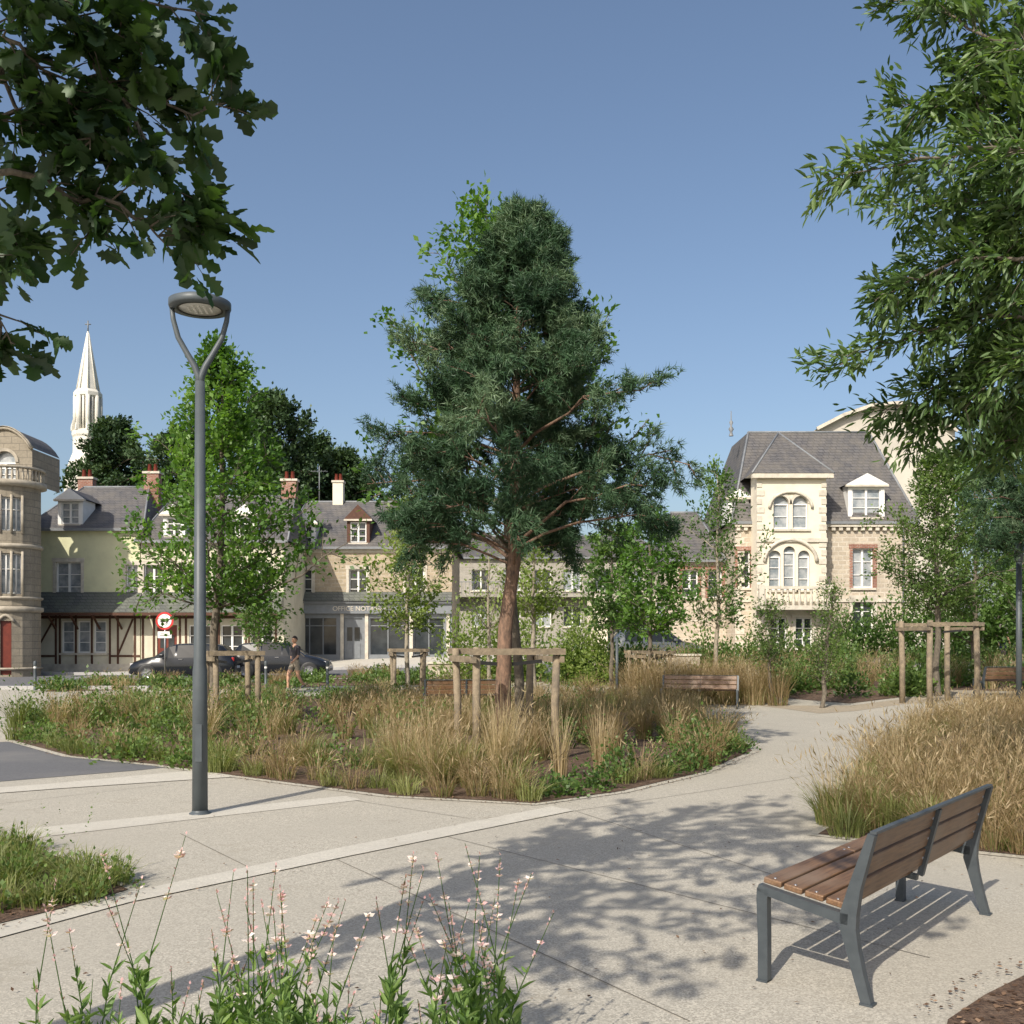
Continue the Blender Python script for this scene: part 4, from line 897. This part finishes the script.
def dormer(o,xc,y,z,w,h,wm,roofm,dpth=2.0,peak=.6,cur=0,tm=None,flat=False):
    T=TR(xc-w/2,y); facade(o,T,w,z,z+h,[dict(x=.18,z=z+.2,w=w-.36,h=h-.35,cur=cur,tm=None)],'dormer_walls_'+wm.name,wm,.12,tm=tm)
    nn='dormer_walls_'+wm.name
    o.poly(nn,wm,[(xc-w/2,y,z),(xc-w/2,y+dpth,z),(xc-w/2,y+dpth,z+h),(xc-w/2,y,z+h)]); o.poly(nn,wm,[(xc+w/2,y,z),(xc+w/2,y+dpth,z),(xc+w/2,y+dpth,z+h),(xc+w/2,y,z+h)])
    e=.15; a=(xc-w/2-e,y-e,z+h);b=(xc+w/2+e,y-e,z+h);c=(xc,y-e,z+h+peak); a2=(a[0],y+dpth+1,z+h);b2=(b[0],y+dpth+1,z+h);c2=(xc,y+dpth+1,z+h+peak)
    o.poly('dormer_roof',roofm,[a,c,c2,a2]); o.poly('dormer_roof',roofm,[c,b,b2,c2]); o.poly('dormer_gable_'+wm.name,wm,[a,b,c]); o.box('dormer_cornice',M['trim'],a[0],b[0],y-e-.03,y-.002,z+h-.1,z+h-.004)
def chimney(o,x,y,z0,z1,w=.8,dp=.5,m=None):
    m=m or M['brick']; o.box('chimney_'+m.name,m,x-w/2,x+w/2,y-dp/2,y+dp/2,z0,z1); o.box('chimney_cap',M['trim'],x-w/2-.06,x+w/2+.06,y-dp/2-.06,y+dp/2+.06,z1+.002,z1+.12)
    for i in (-.2,.2): o.lathe('chimney_pot',M['door'],(x+i*w,y,z1+.12),[(.1,0),(.12,.05),(.09,.4),(.11,.42)],10)
o=Obj(); dB=50; X0=px(30,dB); Wb=px(140,dB)-X0; 
ops=[dict(x=px(56,dB)-X0,z=pz(599,dB),w=1.25,h=1.85,cur=1,tm=M['trim'],tr=2),dict(x=px(128,dB)-X0-.1,z=pz(599,dB),w=.6,h=1.7,cur=1,tm=M['trim'])]
facade(o,I4,Wb,3.3,7.2,ops,'walls_upper',M['yel'],.18)
ops=[dict(x=1.6,z=1.0,w=.62,h=1.6,tr=2,cur=1,mul=0),dict(x=2.4,z=1.0,w=.62,h=1.6,tr=2,cur=1,mul=0),dict(x=3.2,z=1.0,w=.62,h=1.6,tr=2,cur=1,mul=0)]
facade(o,I4,Wb,-.1,3.3,ops,'ground_floor_walls',M['cream'],.12)
shell(o,Wb,8,-.1,7.2,M['yel'])
for x in (.05,1.25,1.45,2.25,3.05,3.95,4.35,5.2): o.box('half_timber',M['timber'],x,x+.1,-.03,-.001,.05,2.9)
o.box('half_timber',M['timber'],0,Wb,-.035,-.002,2.72,2.86); o.box('half_timber',M['timber'],0,1.3,-.032,-.002,.8,.9); o.box('half_timber',M['timber'],3.95,Wb,-.032,-.002,.8,.9); o.box('plinth',M['trim'],0,Wb,-.06,-.001,-.1,.45)
for a,b in (((.2,.9),(1.2,2.7)),((4.4,.9),(5.15,2.7))): o.bar('brace',M['timber'],(a[0],-.02,a[1]),(b[0],-.02,b[1]),.03,.09)
o.poly('awning_roof',M['slate2'],[(-.2,-1.1,3.0),(Wb+.1,-1.1,3.0),(Wb+.1,0,4.05),(-.2,0,4.05)]); o.box('awning_fascia',M['timber'],-.2,Wb+.1,-1.12,-1.06,2.85,2.99)
for x in (0.3,1.3,2.4,3.5,4.6): o.bar('bracket',M['timber'],(x,-.02,2.2),(x,-1.0,2.95),.08,.08)
hip(o,0,Wb,0,8,7.2,9.9,1.0,m=M['slate']); dormer(o,px(69,dB)-X0,.15,7.25,1.25,1.45,M['white'],M['slate'],1.5,.55,cur=1)
chimney(o,Wb-.8,4,8.5,10.6); chimney(o,.9,4.6,8.5,10.4)
for i in range(10): o.box('quoins',M['trim'],-.02,.35 if i%2 else .22,-.03,-.001,4.1+i*.3,4.37+i*.3)
o.finish('half_timbered_house',(X0,dB,0))
o=Obj(); X1=px(141,dB); W2=px(284,dB)-X1
ops=[dict(x=.15+i*1.75,z=pz(599,dB),w=.95,h=1.7,cur=i%2,tm=M['trim']) for i in range(4)]
facade(o,I4,W2,3.3,6.6,ops,'walls_upper',M['cream'],.18)
ops=[dict(x=.8,z=.1,w=1.0,h=2.3,kind='door'),dict(x=2.4,z=.8,w=1.1,h=1.6,tr=2),dict(x=4.0,z=.8,w=1.1,h=1.6,tr=2),dict(x=5.5,z=.8,w=1.1,h=1.6,tr=2)]
facade(o,I4,W2,-.1,3.3,ops,'ground_floor_walls',M['cream'],.12); shell(o,W2,8,-.1,6.6,M['cream'])
for x in (.05,.6,1.9,2.2,3.6,3.85,5.2,5.35,6.7): o.box('half_timber',M['timber'],x,x+.1,-.03,-.001,.05,2.9)
o.box('half_timber',M['timber'],0,W2,-.035,-.002,2.72,2.86)
o.poly('awning_roof',M['slate2'],[(.12,-1.1,3.0),(W2,-1.1,3.0),(W2,0,4.05),(.12,0,4.05)]); o.box('awning_fascia',M['timber'],.12,W2,-1.12,-1.06,2.85,2.99)
hip(o,0,W2,0,8,6.6,9.4,.3,m=M['slate']); dormer(o,1.6,.15,6.65,1.1,1.3,M['white'],M['slate'],1.5,.5); dormer(o,5.2,.15,6.65,1.1,1.3,M['white'],M['slate'],1.5,.5)
chimney(o,W2-.6,4,8.5,10.2); o.finish('village_house',(X1,dB,0))
o=Obj(); dC=55; X0=px(286,dC); Wc=px(452,dC)-X0; zg=.35
sx=lambda p:px(p,dC)-X0
ops=[dict(x=sx(p)-.5,z=pz(599,dC),w=1.0,h=1.65,tm=M['trim'],tr=2) for p in (303,358,415)]
facade(o,I4,Wc,3.45+zg,6.75,ops,'walls',M['stone'],.2)
ops=[dict(x=.5,z=.5+zg,w=2.3,h=2.0,kind='shop',mul=2),dict(x=3.2,z=.1+zg,w=1.0,h=2.4,kind='door',dm=M['greyp']),dict(x=4.6,z=.5+zg,w=2.0,h=2.0,kind='shop',mul=1),dict(x=7.0,z=.5+zg,w=1.7,h=2.0,kind='shop',mul=1)]
facade(o,I4,Wc,-.1,3.45+zg,ops,'shopfront',M['greyp'],.15); shell(o,Wc,8,-.1,6.75,M['stone'])
o.box('fascia',M['greyp'],0,Wc,-.25,-.002,2.75+zg,3.3+zg); o.box('fascia_cornice',M['zinc2'],-.05,Wc+.05,-.4,-.002,3.302+zg,3.42+zg)
for x in (.1,3.0,4.35,6.8,Wc-.3): o.box('pilaster',M['trim'],x,x+.18,-.08,-.002,.0,2.74+zg)
o.poly('awning_roof',M['slate2'],[(-.05,-.5,3.43+zg),(Wc,-.5,3.43+zg),(Wc,0,3.95+zg),(-.05,0,3.95+zg)])
o.box('string_course',M['trim'],0,Wc,-.06,-.002,6.45,6.7)
hip(o,0,Wc,0,8,6.75,9.8,.3,m=M['slate'])
dormer(o,sx(358),.1,6.8,1.25,1.5,M['timber'],M['slate'],1.5,.8); dormer(o,sx(305),.1,6.8,1.1,1.3,M['white'],M['slate'],1.5,.6); dormer(o,sx(418),.1,6.8,1.1,1.3,M['white'],M['slate'],1.5,.6)
chimney(o,sx(326),4,8.9,10.9,.6,.6,M['plaster']); chimney(o,Wc-.5,4,9,10.6)
e=o.finish('stone_notary_office',(X0,dC,0))
tcu=bpy.data.curves.new('shop_lettering','FONT'); tcu.body='OFFICE NOTARIAL'; tcu.size=.36; tcu.extrude=.01; tcu.materials.append(M['trim'])
to=bpy.data.objects.new('shop_lettering',tcu); sc.collection.objects.link(to); to.parent=e; to.location=(2.6,-.265,2.9+zg); to.rotation_euler=(math.pi/2,0,0)
# corner house with bowed stone bay
o=Obj(); dA=45; cx=px(4,dA)
K=18; Rt=1.3
def ringw(z0,z1,r,part,m,open_=()):
    for i in range(K):
        if i in open_: continue
        a,b=2*math.pi*i/K,2*math.pi*(i+1)/K; o.poly(part,m,[(r*math.cos(a),r*math.sin(a),z0),(r*math.cos(b),r*math.sin(b),z0),(r*math.cos(b),r*math.sin(b),z1),(r*math.cos(a),r*math.sin(a),z1)])
lev=[(0,.1,'w'),(.1,2.5,'d'),(2.5,3.7,'w'),(3.7,5.5,'o'),(5.5,6.5,'w'),(6.5,8.0,'o'),(8.0,8.7,'w')]
for z0,z1,t in lev: ringw(z0,z1,Rt,'bay_walls',M['ashlar'],(13,14,15) if t=='o' else ((14,) if t=='d' else ()))
for z0,z1 in ((3.7,5.5),(6.5,8.0)):
    for i in (13,14,15):
        a,b=2*math.pi*i/K,2*math.pi*(i+1)/K; r2=Rt-.18
        o.poly('bay_panes',M['curtain'],[(r2*math.cos(a),r2*math.sin(a),z0),(r2*math.cos(b),r2*math.sin(b),z0),(r2*math.cos(b),r2*math.sin(b),z1),(r2*math.cos(a),r2*math.sin(a),z1)])
        for q in (i,i+1,i+.5):
            a=2*math.pi*q/K; o.tube('bay_frames',M['white'],[((Rt-.14)*math.cos(a),(Rt-.14)*math.sin(a),z0),((Rt-.14)*math.cos(a),(Rt-.14)*math.sin(a),z1)],.035,6)
            if q!=i+.5: o.tube('bay_mouldings',M['trimd'],[((Rt+.01)*math.cos(a),(Rt+.01)*math.sin(a),z0-.1),((Rt+.01)*math.cos(a),(Rt+.01)*math.sin(a),z1+.1)],.06,6)
        for zz in (z0+.03,(z0+z1)/2+.2,z1-.04):
            a,b=2*math.pi*i/K,2*math.pi*(i+1)/K; o.tube('bay_frames',M['white'],[((Rt-.14)*math.cos(a),(Rt-.14)*math.sin(a),zz),((Rt-.14)*math.cos(b),(Rt-.14)*math.sin(b),zz)],.03,6)
a,b=2*math.pi*14/K,2*math.pi*15/K; o.poly('bay_door',M['door'],[((Rt-.1)*math.cos(a),(Rt-.1)*math.sin(a),.1),((Rt-.1)*math.cos(b),(Rt-.1)*math.sin(b),.1),((Rt-.1)*math.cos(b),(Rt-.1)*math.sin(b),2.5),((Rt-.1)*math.cos(a),(Rt-.1)*math.sin(a),2.5)])
o.tube('door_arch',M['trimd'],[((Rt+.03)*math.cos(a-.08+(b-a+.16)*t/8),(Rt+.03)*math.sin(a-.08+(b-a+.16)*t/8),2.45+.3*math.sin(math.pi*t/8)) for t in range(9)],.07,6)
for z,h,r_ in ((2.9,.25,.12),(5.75,.2,.1),(8.5,.3,.25),(3.45,.15,.1),(.3,.12,.08)): o.lathe('cornice',M['trimd'],(0,0,z),[(Rt,0),(Rt+r_,.05),(Rt+r_,h-.03),(Rt,h)],K*2)
for j in range(22):
    a=2*math.pi*(11+j*.45)/K*1.0; o.lathe('balusters',M['trimd'],((Rt+.1)*math.cos(a),(Rt+.1)*math.sin(a),8.8),[(.04,0),(.07,.15),(.04,.4),(.05,.5)],6)
o.lathe('balustrade_rail',M['trimd'],(0,0,9.3),[(Rt+.0,0),(Rt+.2,0),(Rt+.2,.1),(Rt+.0,.1)],K*2)
facade(o,TR(-1.35,-.25),2.5,8.7,10.3,[dict(x=.75,z=8.9,w=1.0,h=1.3,arch=1,tm=M['trimd'],cur=1)],'gable_wall',M['ashlar'],.2)
ga=[(-1.35+2.5*t/12,-.25,10.3+.95*math.sin(math.pi*t/12)**.8) for t in range(13)]
o.poly('gable_wall_top',M['ashlar'],ga); 
for t in range(12): o.poly('gable_roof',M['slate'],[(ga[t][0],-.45,ga[t][2]+.05),(ga[t+1][0],-.45,ga[t+1][2]+.05),(ga[t+1][0],2.5,ga[t+1][2]+.05),(ga[t][0],2.5,ga[t][2]+.05)])
o.tube('gable_coping',M['trimd'],[(p[0],-.3,p[2]) for p in ga],.1,6)
o.poly('gable_side',M['ashlar'],[(1.15,-.25,8.7),(1.15,2.5,8.7),(1.15,2.5,10.3),(1.15,-.25,10.3)])
facade(o,TR(-9.0,.6),8.0,-.1,8.6,[dict(x=1+i*2.2,z=zz,w=1.0,h=1.8,tm=M['trimd']) for i in range(3) for zz in (.9,3.8,6.4)],'walls',M['ashlar'])
o.poly('walls',M['ashlar'],[(-1,.6,-.1),(-1,4.4,-.1),(-1,4.4,8.6),(-1,.6,8.6)])
hip(o,-9,-1.2,.7,4.4,8.6,11.0,1.5,m=M['slate'])
o.finish('corner_house',(cx,dA+.5,0))
o=Obj(); dD=72; X0=px(430,dD); Wd=px(675,dD)-X0
ops=[dict(x=.8+i*2.2,z=zz,w=1.3,h=1.5,cur=(i+j)%2,tr=0) for i in range(7) for j,zz in enumerate((2.0,4.6))]
facade(o,I4,Wd,0,7.0,ops,'walls',M['concwall'],.2); shell(o,Wd,9,0,7.0,M['concwall'])
zz=4.1
o.box('balcony_slab',M['concwall'],.3,Wd-.3,-1.1,-.003,zz,zz+.15)
for i in range(60): o.box('balcony_rail',M['greyp'],.35+i*(Wd-.7)/60,.38+i*(Wd-.7)/60,-1.08,-1.05,zz+.15,zz+1.05)
o.box('balcony_rail',M['greyp'],.3,Wd-.3,-1.1,-1.04,zz+1.05,zz+1.1)
hip(o,0,Wd,0,9,7.0,9.0,2.5,m=M['slate']); o.finish('apartment_building',(X0,dD,.6))
o=Obj(); dG=52; X0=px(596,dG); Wg=px(757,dG)-X0; zg=1.0
ops=[dict(x=.6+i*2.6,z=.3+zg,w=2.0,h=1.9,kind='shop',mul=1) for i in range(3)]
facade(o,I4,Wg,0,2.9+zg,ops,'walls',M['plaster'],.2); shell(o,Wg,6,0,2.9+zg,M['plaster'])
o.box('parapet',M['trim'],-.1,Wg+.1,-.12,-.002,2.7+zg,3.0+zg); o.poly('roof',M['zinc2'],[(0,0,2.95+zg),(Wg,0,2.95+zg),(Wg,6,2.95+zg),(0,6,2.95+zg)])
for i in range(3):
    o.poly('awning',M['greyp'],[(.5+i*2.6,-1.1,2.0+zg),(2.7+i*2.6,-1.1,2.0+zg),(2.7+i*2.6,-.02,2.6+zg),(.5+i*2.6,-.02,2.6+zg)]); o.poly('awning',M['greyp'],[(.5+i*2.6,-1.1,2.0+zg),(2.7+i*2.6,-1.1,2.0+zg),(2.7+i*2.6,-1.1,1.8+zg),(.5+i*2.6,-1.1,1.8+zg)])
o.finish('shop_row',(X0,dG,0))
# mansion
o=Obj(); dE=48; X0=px(735,dE); We=px(914,dE)-X0; sx=lambda p,d=dE:px(p,d)-X0; zz=lambda p,d=dE:pz(p,d)
ze=zz(522)
ops=[dict(x=sx(863)-.5,z=zz(588),w=1.0,h=1.9,tm=M['brick'],tr=2,cur=1),dict(x=sx(863)-.5,z=zz(635),w=1.0,h=1.7,tm=M['trim'],tr=2),dict(x=sx(744)-.3,z=zz(588),w=.6,h=1.8,tm=M['brick'],mul=0)]
facade(o,I4,We,.3,ze,ops,'walls',M['stone2'],.2); shell(o,We,9,.3,ze,M['stone2'])
for c_ in (0,We-.45):
    for i in range(20): o.box('quoins',M['trim'],c_ if c_==0 or i%2 else c_+.15,(c_+.45) if (c_>0 or i%2) else c_+.3,-.03,-.001,1.0+i*.31,1.27+i*.31)
o.box('cornice',M['trim'],-.15,We+.15,-.22,-.002,ze-.25,ze-.003); 
for i in range(int(We/.35)): o.box('dentils',M['trim'],i*.35+.05,i*.35+.22,-.17,-.003,ze-.42,ze-.253)
o.box('string_course',M['trim'],0,We,-.07,-.002,zz(600)-.1,zz(600)+.08)
hip(o,0,We,0,9,ze,zz(421),1.25,2.6,m=M['slate'],ov=.2); pipe(o,We-.55,ze)
d2=46.8; bx0=px(757,d2)-X0; bx1=px(826,d2)-X0; zb=pz(474,d2); bw=bx1-bx0
cxp=lambda p:px(p,d2)-X0-bx0
ops=[dict(x=cxp(773)+.02,z=pz(529,d2),w=.72,h=1.55,arch=1,tm=M['trim'],mul=0,tr=1,cur=1),dict(x=cxp(773)+.92,z=pz(529,d2),w=.72,h=1.55,arch=1,tm=M['trim'],mul=0,tr=1,cur=1)]
facade(o,TR(bx0,-1.2),bw,pz(540,d2),zb,ops,'bay_walls',M['plaster'],.2,tm=M['trim'])
ops=[dict(x=cxp(769)+i*.68,z=pz(590,d2),w=.55,h=2.05 if i==1 else 1.85,arch=1,tm=M['trim'],mul=0,tr=2,trim=0,cur=1) for i in range(3)]
facade(o,TR(bx0,-1.2),bw,pz(612,d2),pz(540,d2),ops,'bay_walls_lower',M['plaster'],.2,tm=M['trim'])
facade(o,TR(bx0,-1.2),bw,.3,pz(612,d2),[dict(x=.6,z=1.2,w=.8,h=1.5,tm=M['trim']),dict(x=1.8,z=1.2,w=.8,h=1.5,tm=M['trim'])],'bay_walls_ground',M['stone2'],.2)
for xx in (bx0,bx1): o.poly('bay_sides',M['plaster'],[(xx,-1.2,.3),(xx,0,.3),(xx,0,zb),(xx,-1.2,zb)])
zc=pz(565,d2); cc=bx0+cxp(769)+1.0; rad_=1.22
o.tube('window_hood',M['trim'],[(cc-rad_*math.cos(math.pi*k/16),-1.26,zc+.15+rad_*.85*math.sin(math.pi*k/16)) for k in range(17)],.09,6)
o.tube('window_hood',M['trim'],[(bx0+cxp(773)+.82-1.0*math.cos(math.pi*k/16),-1.26,pz(508,d2)+.75*math.sin(math.pi*k/16)) for k in range(17)],.07,6)
for z_ in (pz(540,d2),pz(612,d2)): o.box('bay_string',M['trim'],bx0-.05,bx1+.05,-1.29,-1.202,z_-.1,z_+.08)
for i in range(17):
    for s in (0,1):
        w_=.32 if i%2 else .2; xa=bx0 if s==0 else bx1-w_; o.box('bay_quoins',M['trim'],xa-.02,xa+w_+.02,-1.235,-1.201,2.4+i*.4,2.66+i*.4)
zb0=pz(606,d2); o.box('balcony_slab',M['trim'],bx0-.15,bx1+.1,-2.1,-1.3,zb0-.2,zb0)
o.box('balcony_rail',M['trim'],bx0-.15,bx1+.1,-2.12,-1.95,zb0+.75,zb0+.88)
nb=12
for i in range(nb): o.lathe('balusters',M['trim'],(bx0+(i+.5)*(bw)/nb,-2.03,zb0),[(.06,0),(.08,.12),(.09,.28),(.045,.5),(.06,.7),(.07,.75)],8)
for xx in (bx0,bx1-.05): o.box('balcony_pier',M['trim'],xx-.12,xx+.12,-2.14,-1.9,zb0+.001,zb0+.95)
for xx in (bx0+.3,bx1-.5): o.bar('balcony_corbel',M['trim'],(xx,-1.25,zb0-.8),(xx,-1.9,zb0-.22),.22,.22)
ap=((bx0+bx1)/2,1.1,pz(428,48)); a=(bx0-.3,-1.5,zb);b=(bx1+.3,-1.5,zb);c=(bx1+.3,2.2,zb);d_=(bx0-.3,2.2,zb)
for t in ((a,b,ap),(b,c,ap),(c,d_,ap),(d_,a,ap)): o.poly('bay_roof',M['slate'],list(t))
for p in (a,b): o.tube('ridge',M['zinc2'],[p,ap],.05,6)
o.box('bay_cornice',M['trim'],bx0-.28,bx1+.28,-1.48,-1.203,zb-.22,zb-.003); o.poly('bay_soffit',M['white'],[(bx0-.3,-1.5,zb-.004),(bx1+.3,-1.5,zb-.004),(bx1+.3,0,zb-.004),(bx0-.3,0,zb-.004)])
dormer(o,sx(866),-.05,ze+.02,1.75,1.75,M['white'],M['slate'],2.2,.55,cur=1)
dormer(o,sx(738)+.1,.35,ze+.02,1.0,1.2,M['white'],M['slate'],1.5,.4)
chimney(o,We-.4,4.0,ze+1,zz(445),.9,1.4,M['stone2'])
o.lathe('finial',M['zinc2'],(sx(743),2.6,zz(425)),[(.12,0),(.06,.2),(.14,.35),(.04,.5),(.1,.7),(.03,.8),(.02,1.25),(0,1.3)],8)
o.finish('mansion',(X0,dE,0))
o=Obj(); Xw=px(668,50); Ww=px(735,48)-Xw
facade(o,I4,Ww,.3,pz(560,50),[dict(x=.7,z=pz(598,50),w=.8,h=1.4,tm=M['brick']),dict(x=2.0,z=pz(598,50),w=.7,h=1.4,tm=M['brick'],mul=0)],'walls',M['stone2']); shell(o,Ww-.02,6,.3,pz(560,50),M['stone2'])
hip(o,0,Ww-.3,0,6,pz(560,50),pz(505,50),.6,m=M['slate']); o.finish('stone_annex',(Xw,50,0))
# pale gabled hall behind the mansion
o=Obj(); dF=78; q=[(815,430),(842,416),(872,406),(900,404),(925,412),(955,432)]
pts=[(px(a,dF),pz(b,dF)) for a,b in q]
for k in range(5):
    a,b=pts[k],pts[k+1]; o.poly('roof',M['zinc'],[(a[0],-.5,a[1]),(b[0],-.5,b[1]),(b[0],14,b[1]),(a[0],14,a[1])]); o.poly('wall',M['hall'],[(a[0],0,0),(b[0],0,0),(b[0],0,b[1]-.02),(a[0],0,a[1]-.02)])
    o.bar('verge',M['trim'],(a[0],-.5,a[1]),(b[0],-.5,b[1]),.12,.25)
for s,p in ((0,pts[0]),(1,pts[-1])): o.poly('side_wall',M['hall'],[(p[0],0,0),(p[0],14,0),(p[0],14,p[1]),(p[0],0,p[1])])
o.finish('gabled_hall',(0,dF,0))
# church spire
o=Obj(); dK=140; u=dK/1000
zs=lambda p:pz(p,dK); zt,zb1,zb0_,zl=zs(330),zs(397),zs(432),zs(460)
a0=math.pi/8
o.lathe('spire',M['white_st'],(0,0,0),[(11.2*u,zb1),(6.2*u,zs(365)),(.9*u,zs(332)),(0,zt)],8,False,a0)
for j in range(8):
    a=2*math.pi*j/8+a0; o.tube('spire_rib',M['white_st'],[(11.4*u*math.cos(a),11.4*u*math.sin(a),zb1),(.9*u*math.cos(a),.9*u*math.sin(a),zs(333))],[.13,.06],5)
    c_,s_=math.cos(a),math.sin(a)
    o.tube('belfry_column',M['white_st'],[(11.5*u*c_,11.5*u*s_,zb0_),(11.5*u*c_,11.5*u*s_,zb1)],[.36,.32],8)
    am=a+math.pi/8; c2,s2=math.cos(am)*.925,math.sin(am)*.925; o.tube('belfry_mullion',M['white_st'],[(11.5*u*c2,11.5*u*s2,zb0_),(11.5*u*c2,11.5*u*s2,zb1)],[.16,.16],6)
    o.lathe('pinnacle',M['white_st'],(14.0*u*c_,14.0*u*s_,zb0_),[(.3,0),(.28,.6),(0,1.6)],4,False)
o.lathe('belfry_core',M['black'],(0,0,0),[(8*u,zb0_),(8*u,zb1)],8,False,a0)
o.lathe('cornice',M['white_st'],(0,0,0),[(11*u,zb1-.2),(13.4*u,zb1),(13.4*u,zb1+.5),(11.2*u,zb1+.9)],8,False,a0)
o.lathe('lower_cornice',M['white_st'],(0,0,0),[(14*u,zb0_-.9),(15*u,zb0_-.6),(15*u,zb0_),(10*u,zb0_+.3)],8,False,a0)
o.lathe('tower',M['white_st'],(0,0,0),[(22*u,0),(22*u,zl-3),(19*u,zl-1),(14*u,zb0_-3),(14*u,zb0_-.8)],8,False,a0)
o.tube('cross',M['zinc2'],[(0,0,zt-.3),(0,0,zt+1.3)],.09,6); o.tube('cross',M['zinc2'],[(-.4,0,zt+.8),(.4,0,zt+.8)],.08,6)
o.finish('church_spire',(px(88,dK),dK,0))
o=Obj(); o.tube('mast',M['zinc2'],[(0,0,0),(0,0,2.2)],.03,6); 
for i in range(5): o.tube('element',M['zinc2'],[(-.4+.2*i,-.35,1.9),(-.4+.2*i,.35,1.9)],.015,5)
o.tube('boom',M['zinc2'],[(-.5,0,1.9),(.5,0,1.9)],.015,5); o.finish('tv_aerial',(px(316,58),59,9.7))
# ------------------------------------------------------------------ world, sun, camera
el=math.radians(38); sd=Vector((.47*math.cos(el)/.998,.88*math.cos(el)/.998,-math.sin(el)))
w=bpy.data.worlds.new('World'); sc.world=w; w.use_nodes=True; n=w.node_tree; n.nodes.clear()
sky=n.nodes.new('ShaderNodeTexSky'); sky.sky_type='NISHITA'; sky.sun_disc=False; sky.sun_elevation=el; sky.sun_rotation=math.atan2(-.47,-.88)%(2*math.pi)
sky.air_density=1.0; sky.dust_density=3.0; sky.ozone_density=1.6
bg=n.nodes.new('ShaderNodeBackground'); bg.inputs[1].default_value=.15; ow=n.nodes.new('ShaderNodeOutputWorld'); n.links.new(sky.outputs[0],bg.inputs[0]); n.links.new(bg.outputs[0],ow.inputs[0])
l=bpy.data.lights.new('sun','SUN'); l.energy=5.0; l.angle=math.radians(.5); l.color=(1,.93,.82); lo=bpy.data.objects.new('sun',l); sc.collection.objects.link(lo); lo.rotation_euler=sd.to_track_quat('-Z','Y').to_euler()
cam=bpy.data.cameras.new('camera'); co=bpy.data.objects.new('camera',cam); sc.collection.objects.link(co); sc.camera=co
co.location=(0,0,CH); co.rotation_euler=(math.pi/2,0,0); cam.sensor_width=36; cam.lens=36*F/1024; cam.shift_y=.125; cam.clip_end=3000
sc.view_settings.view_transform='Standard'; sc.view_settings.look='None'; sc.view_settings.exposure=0
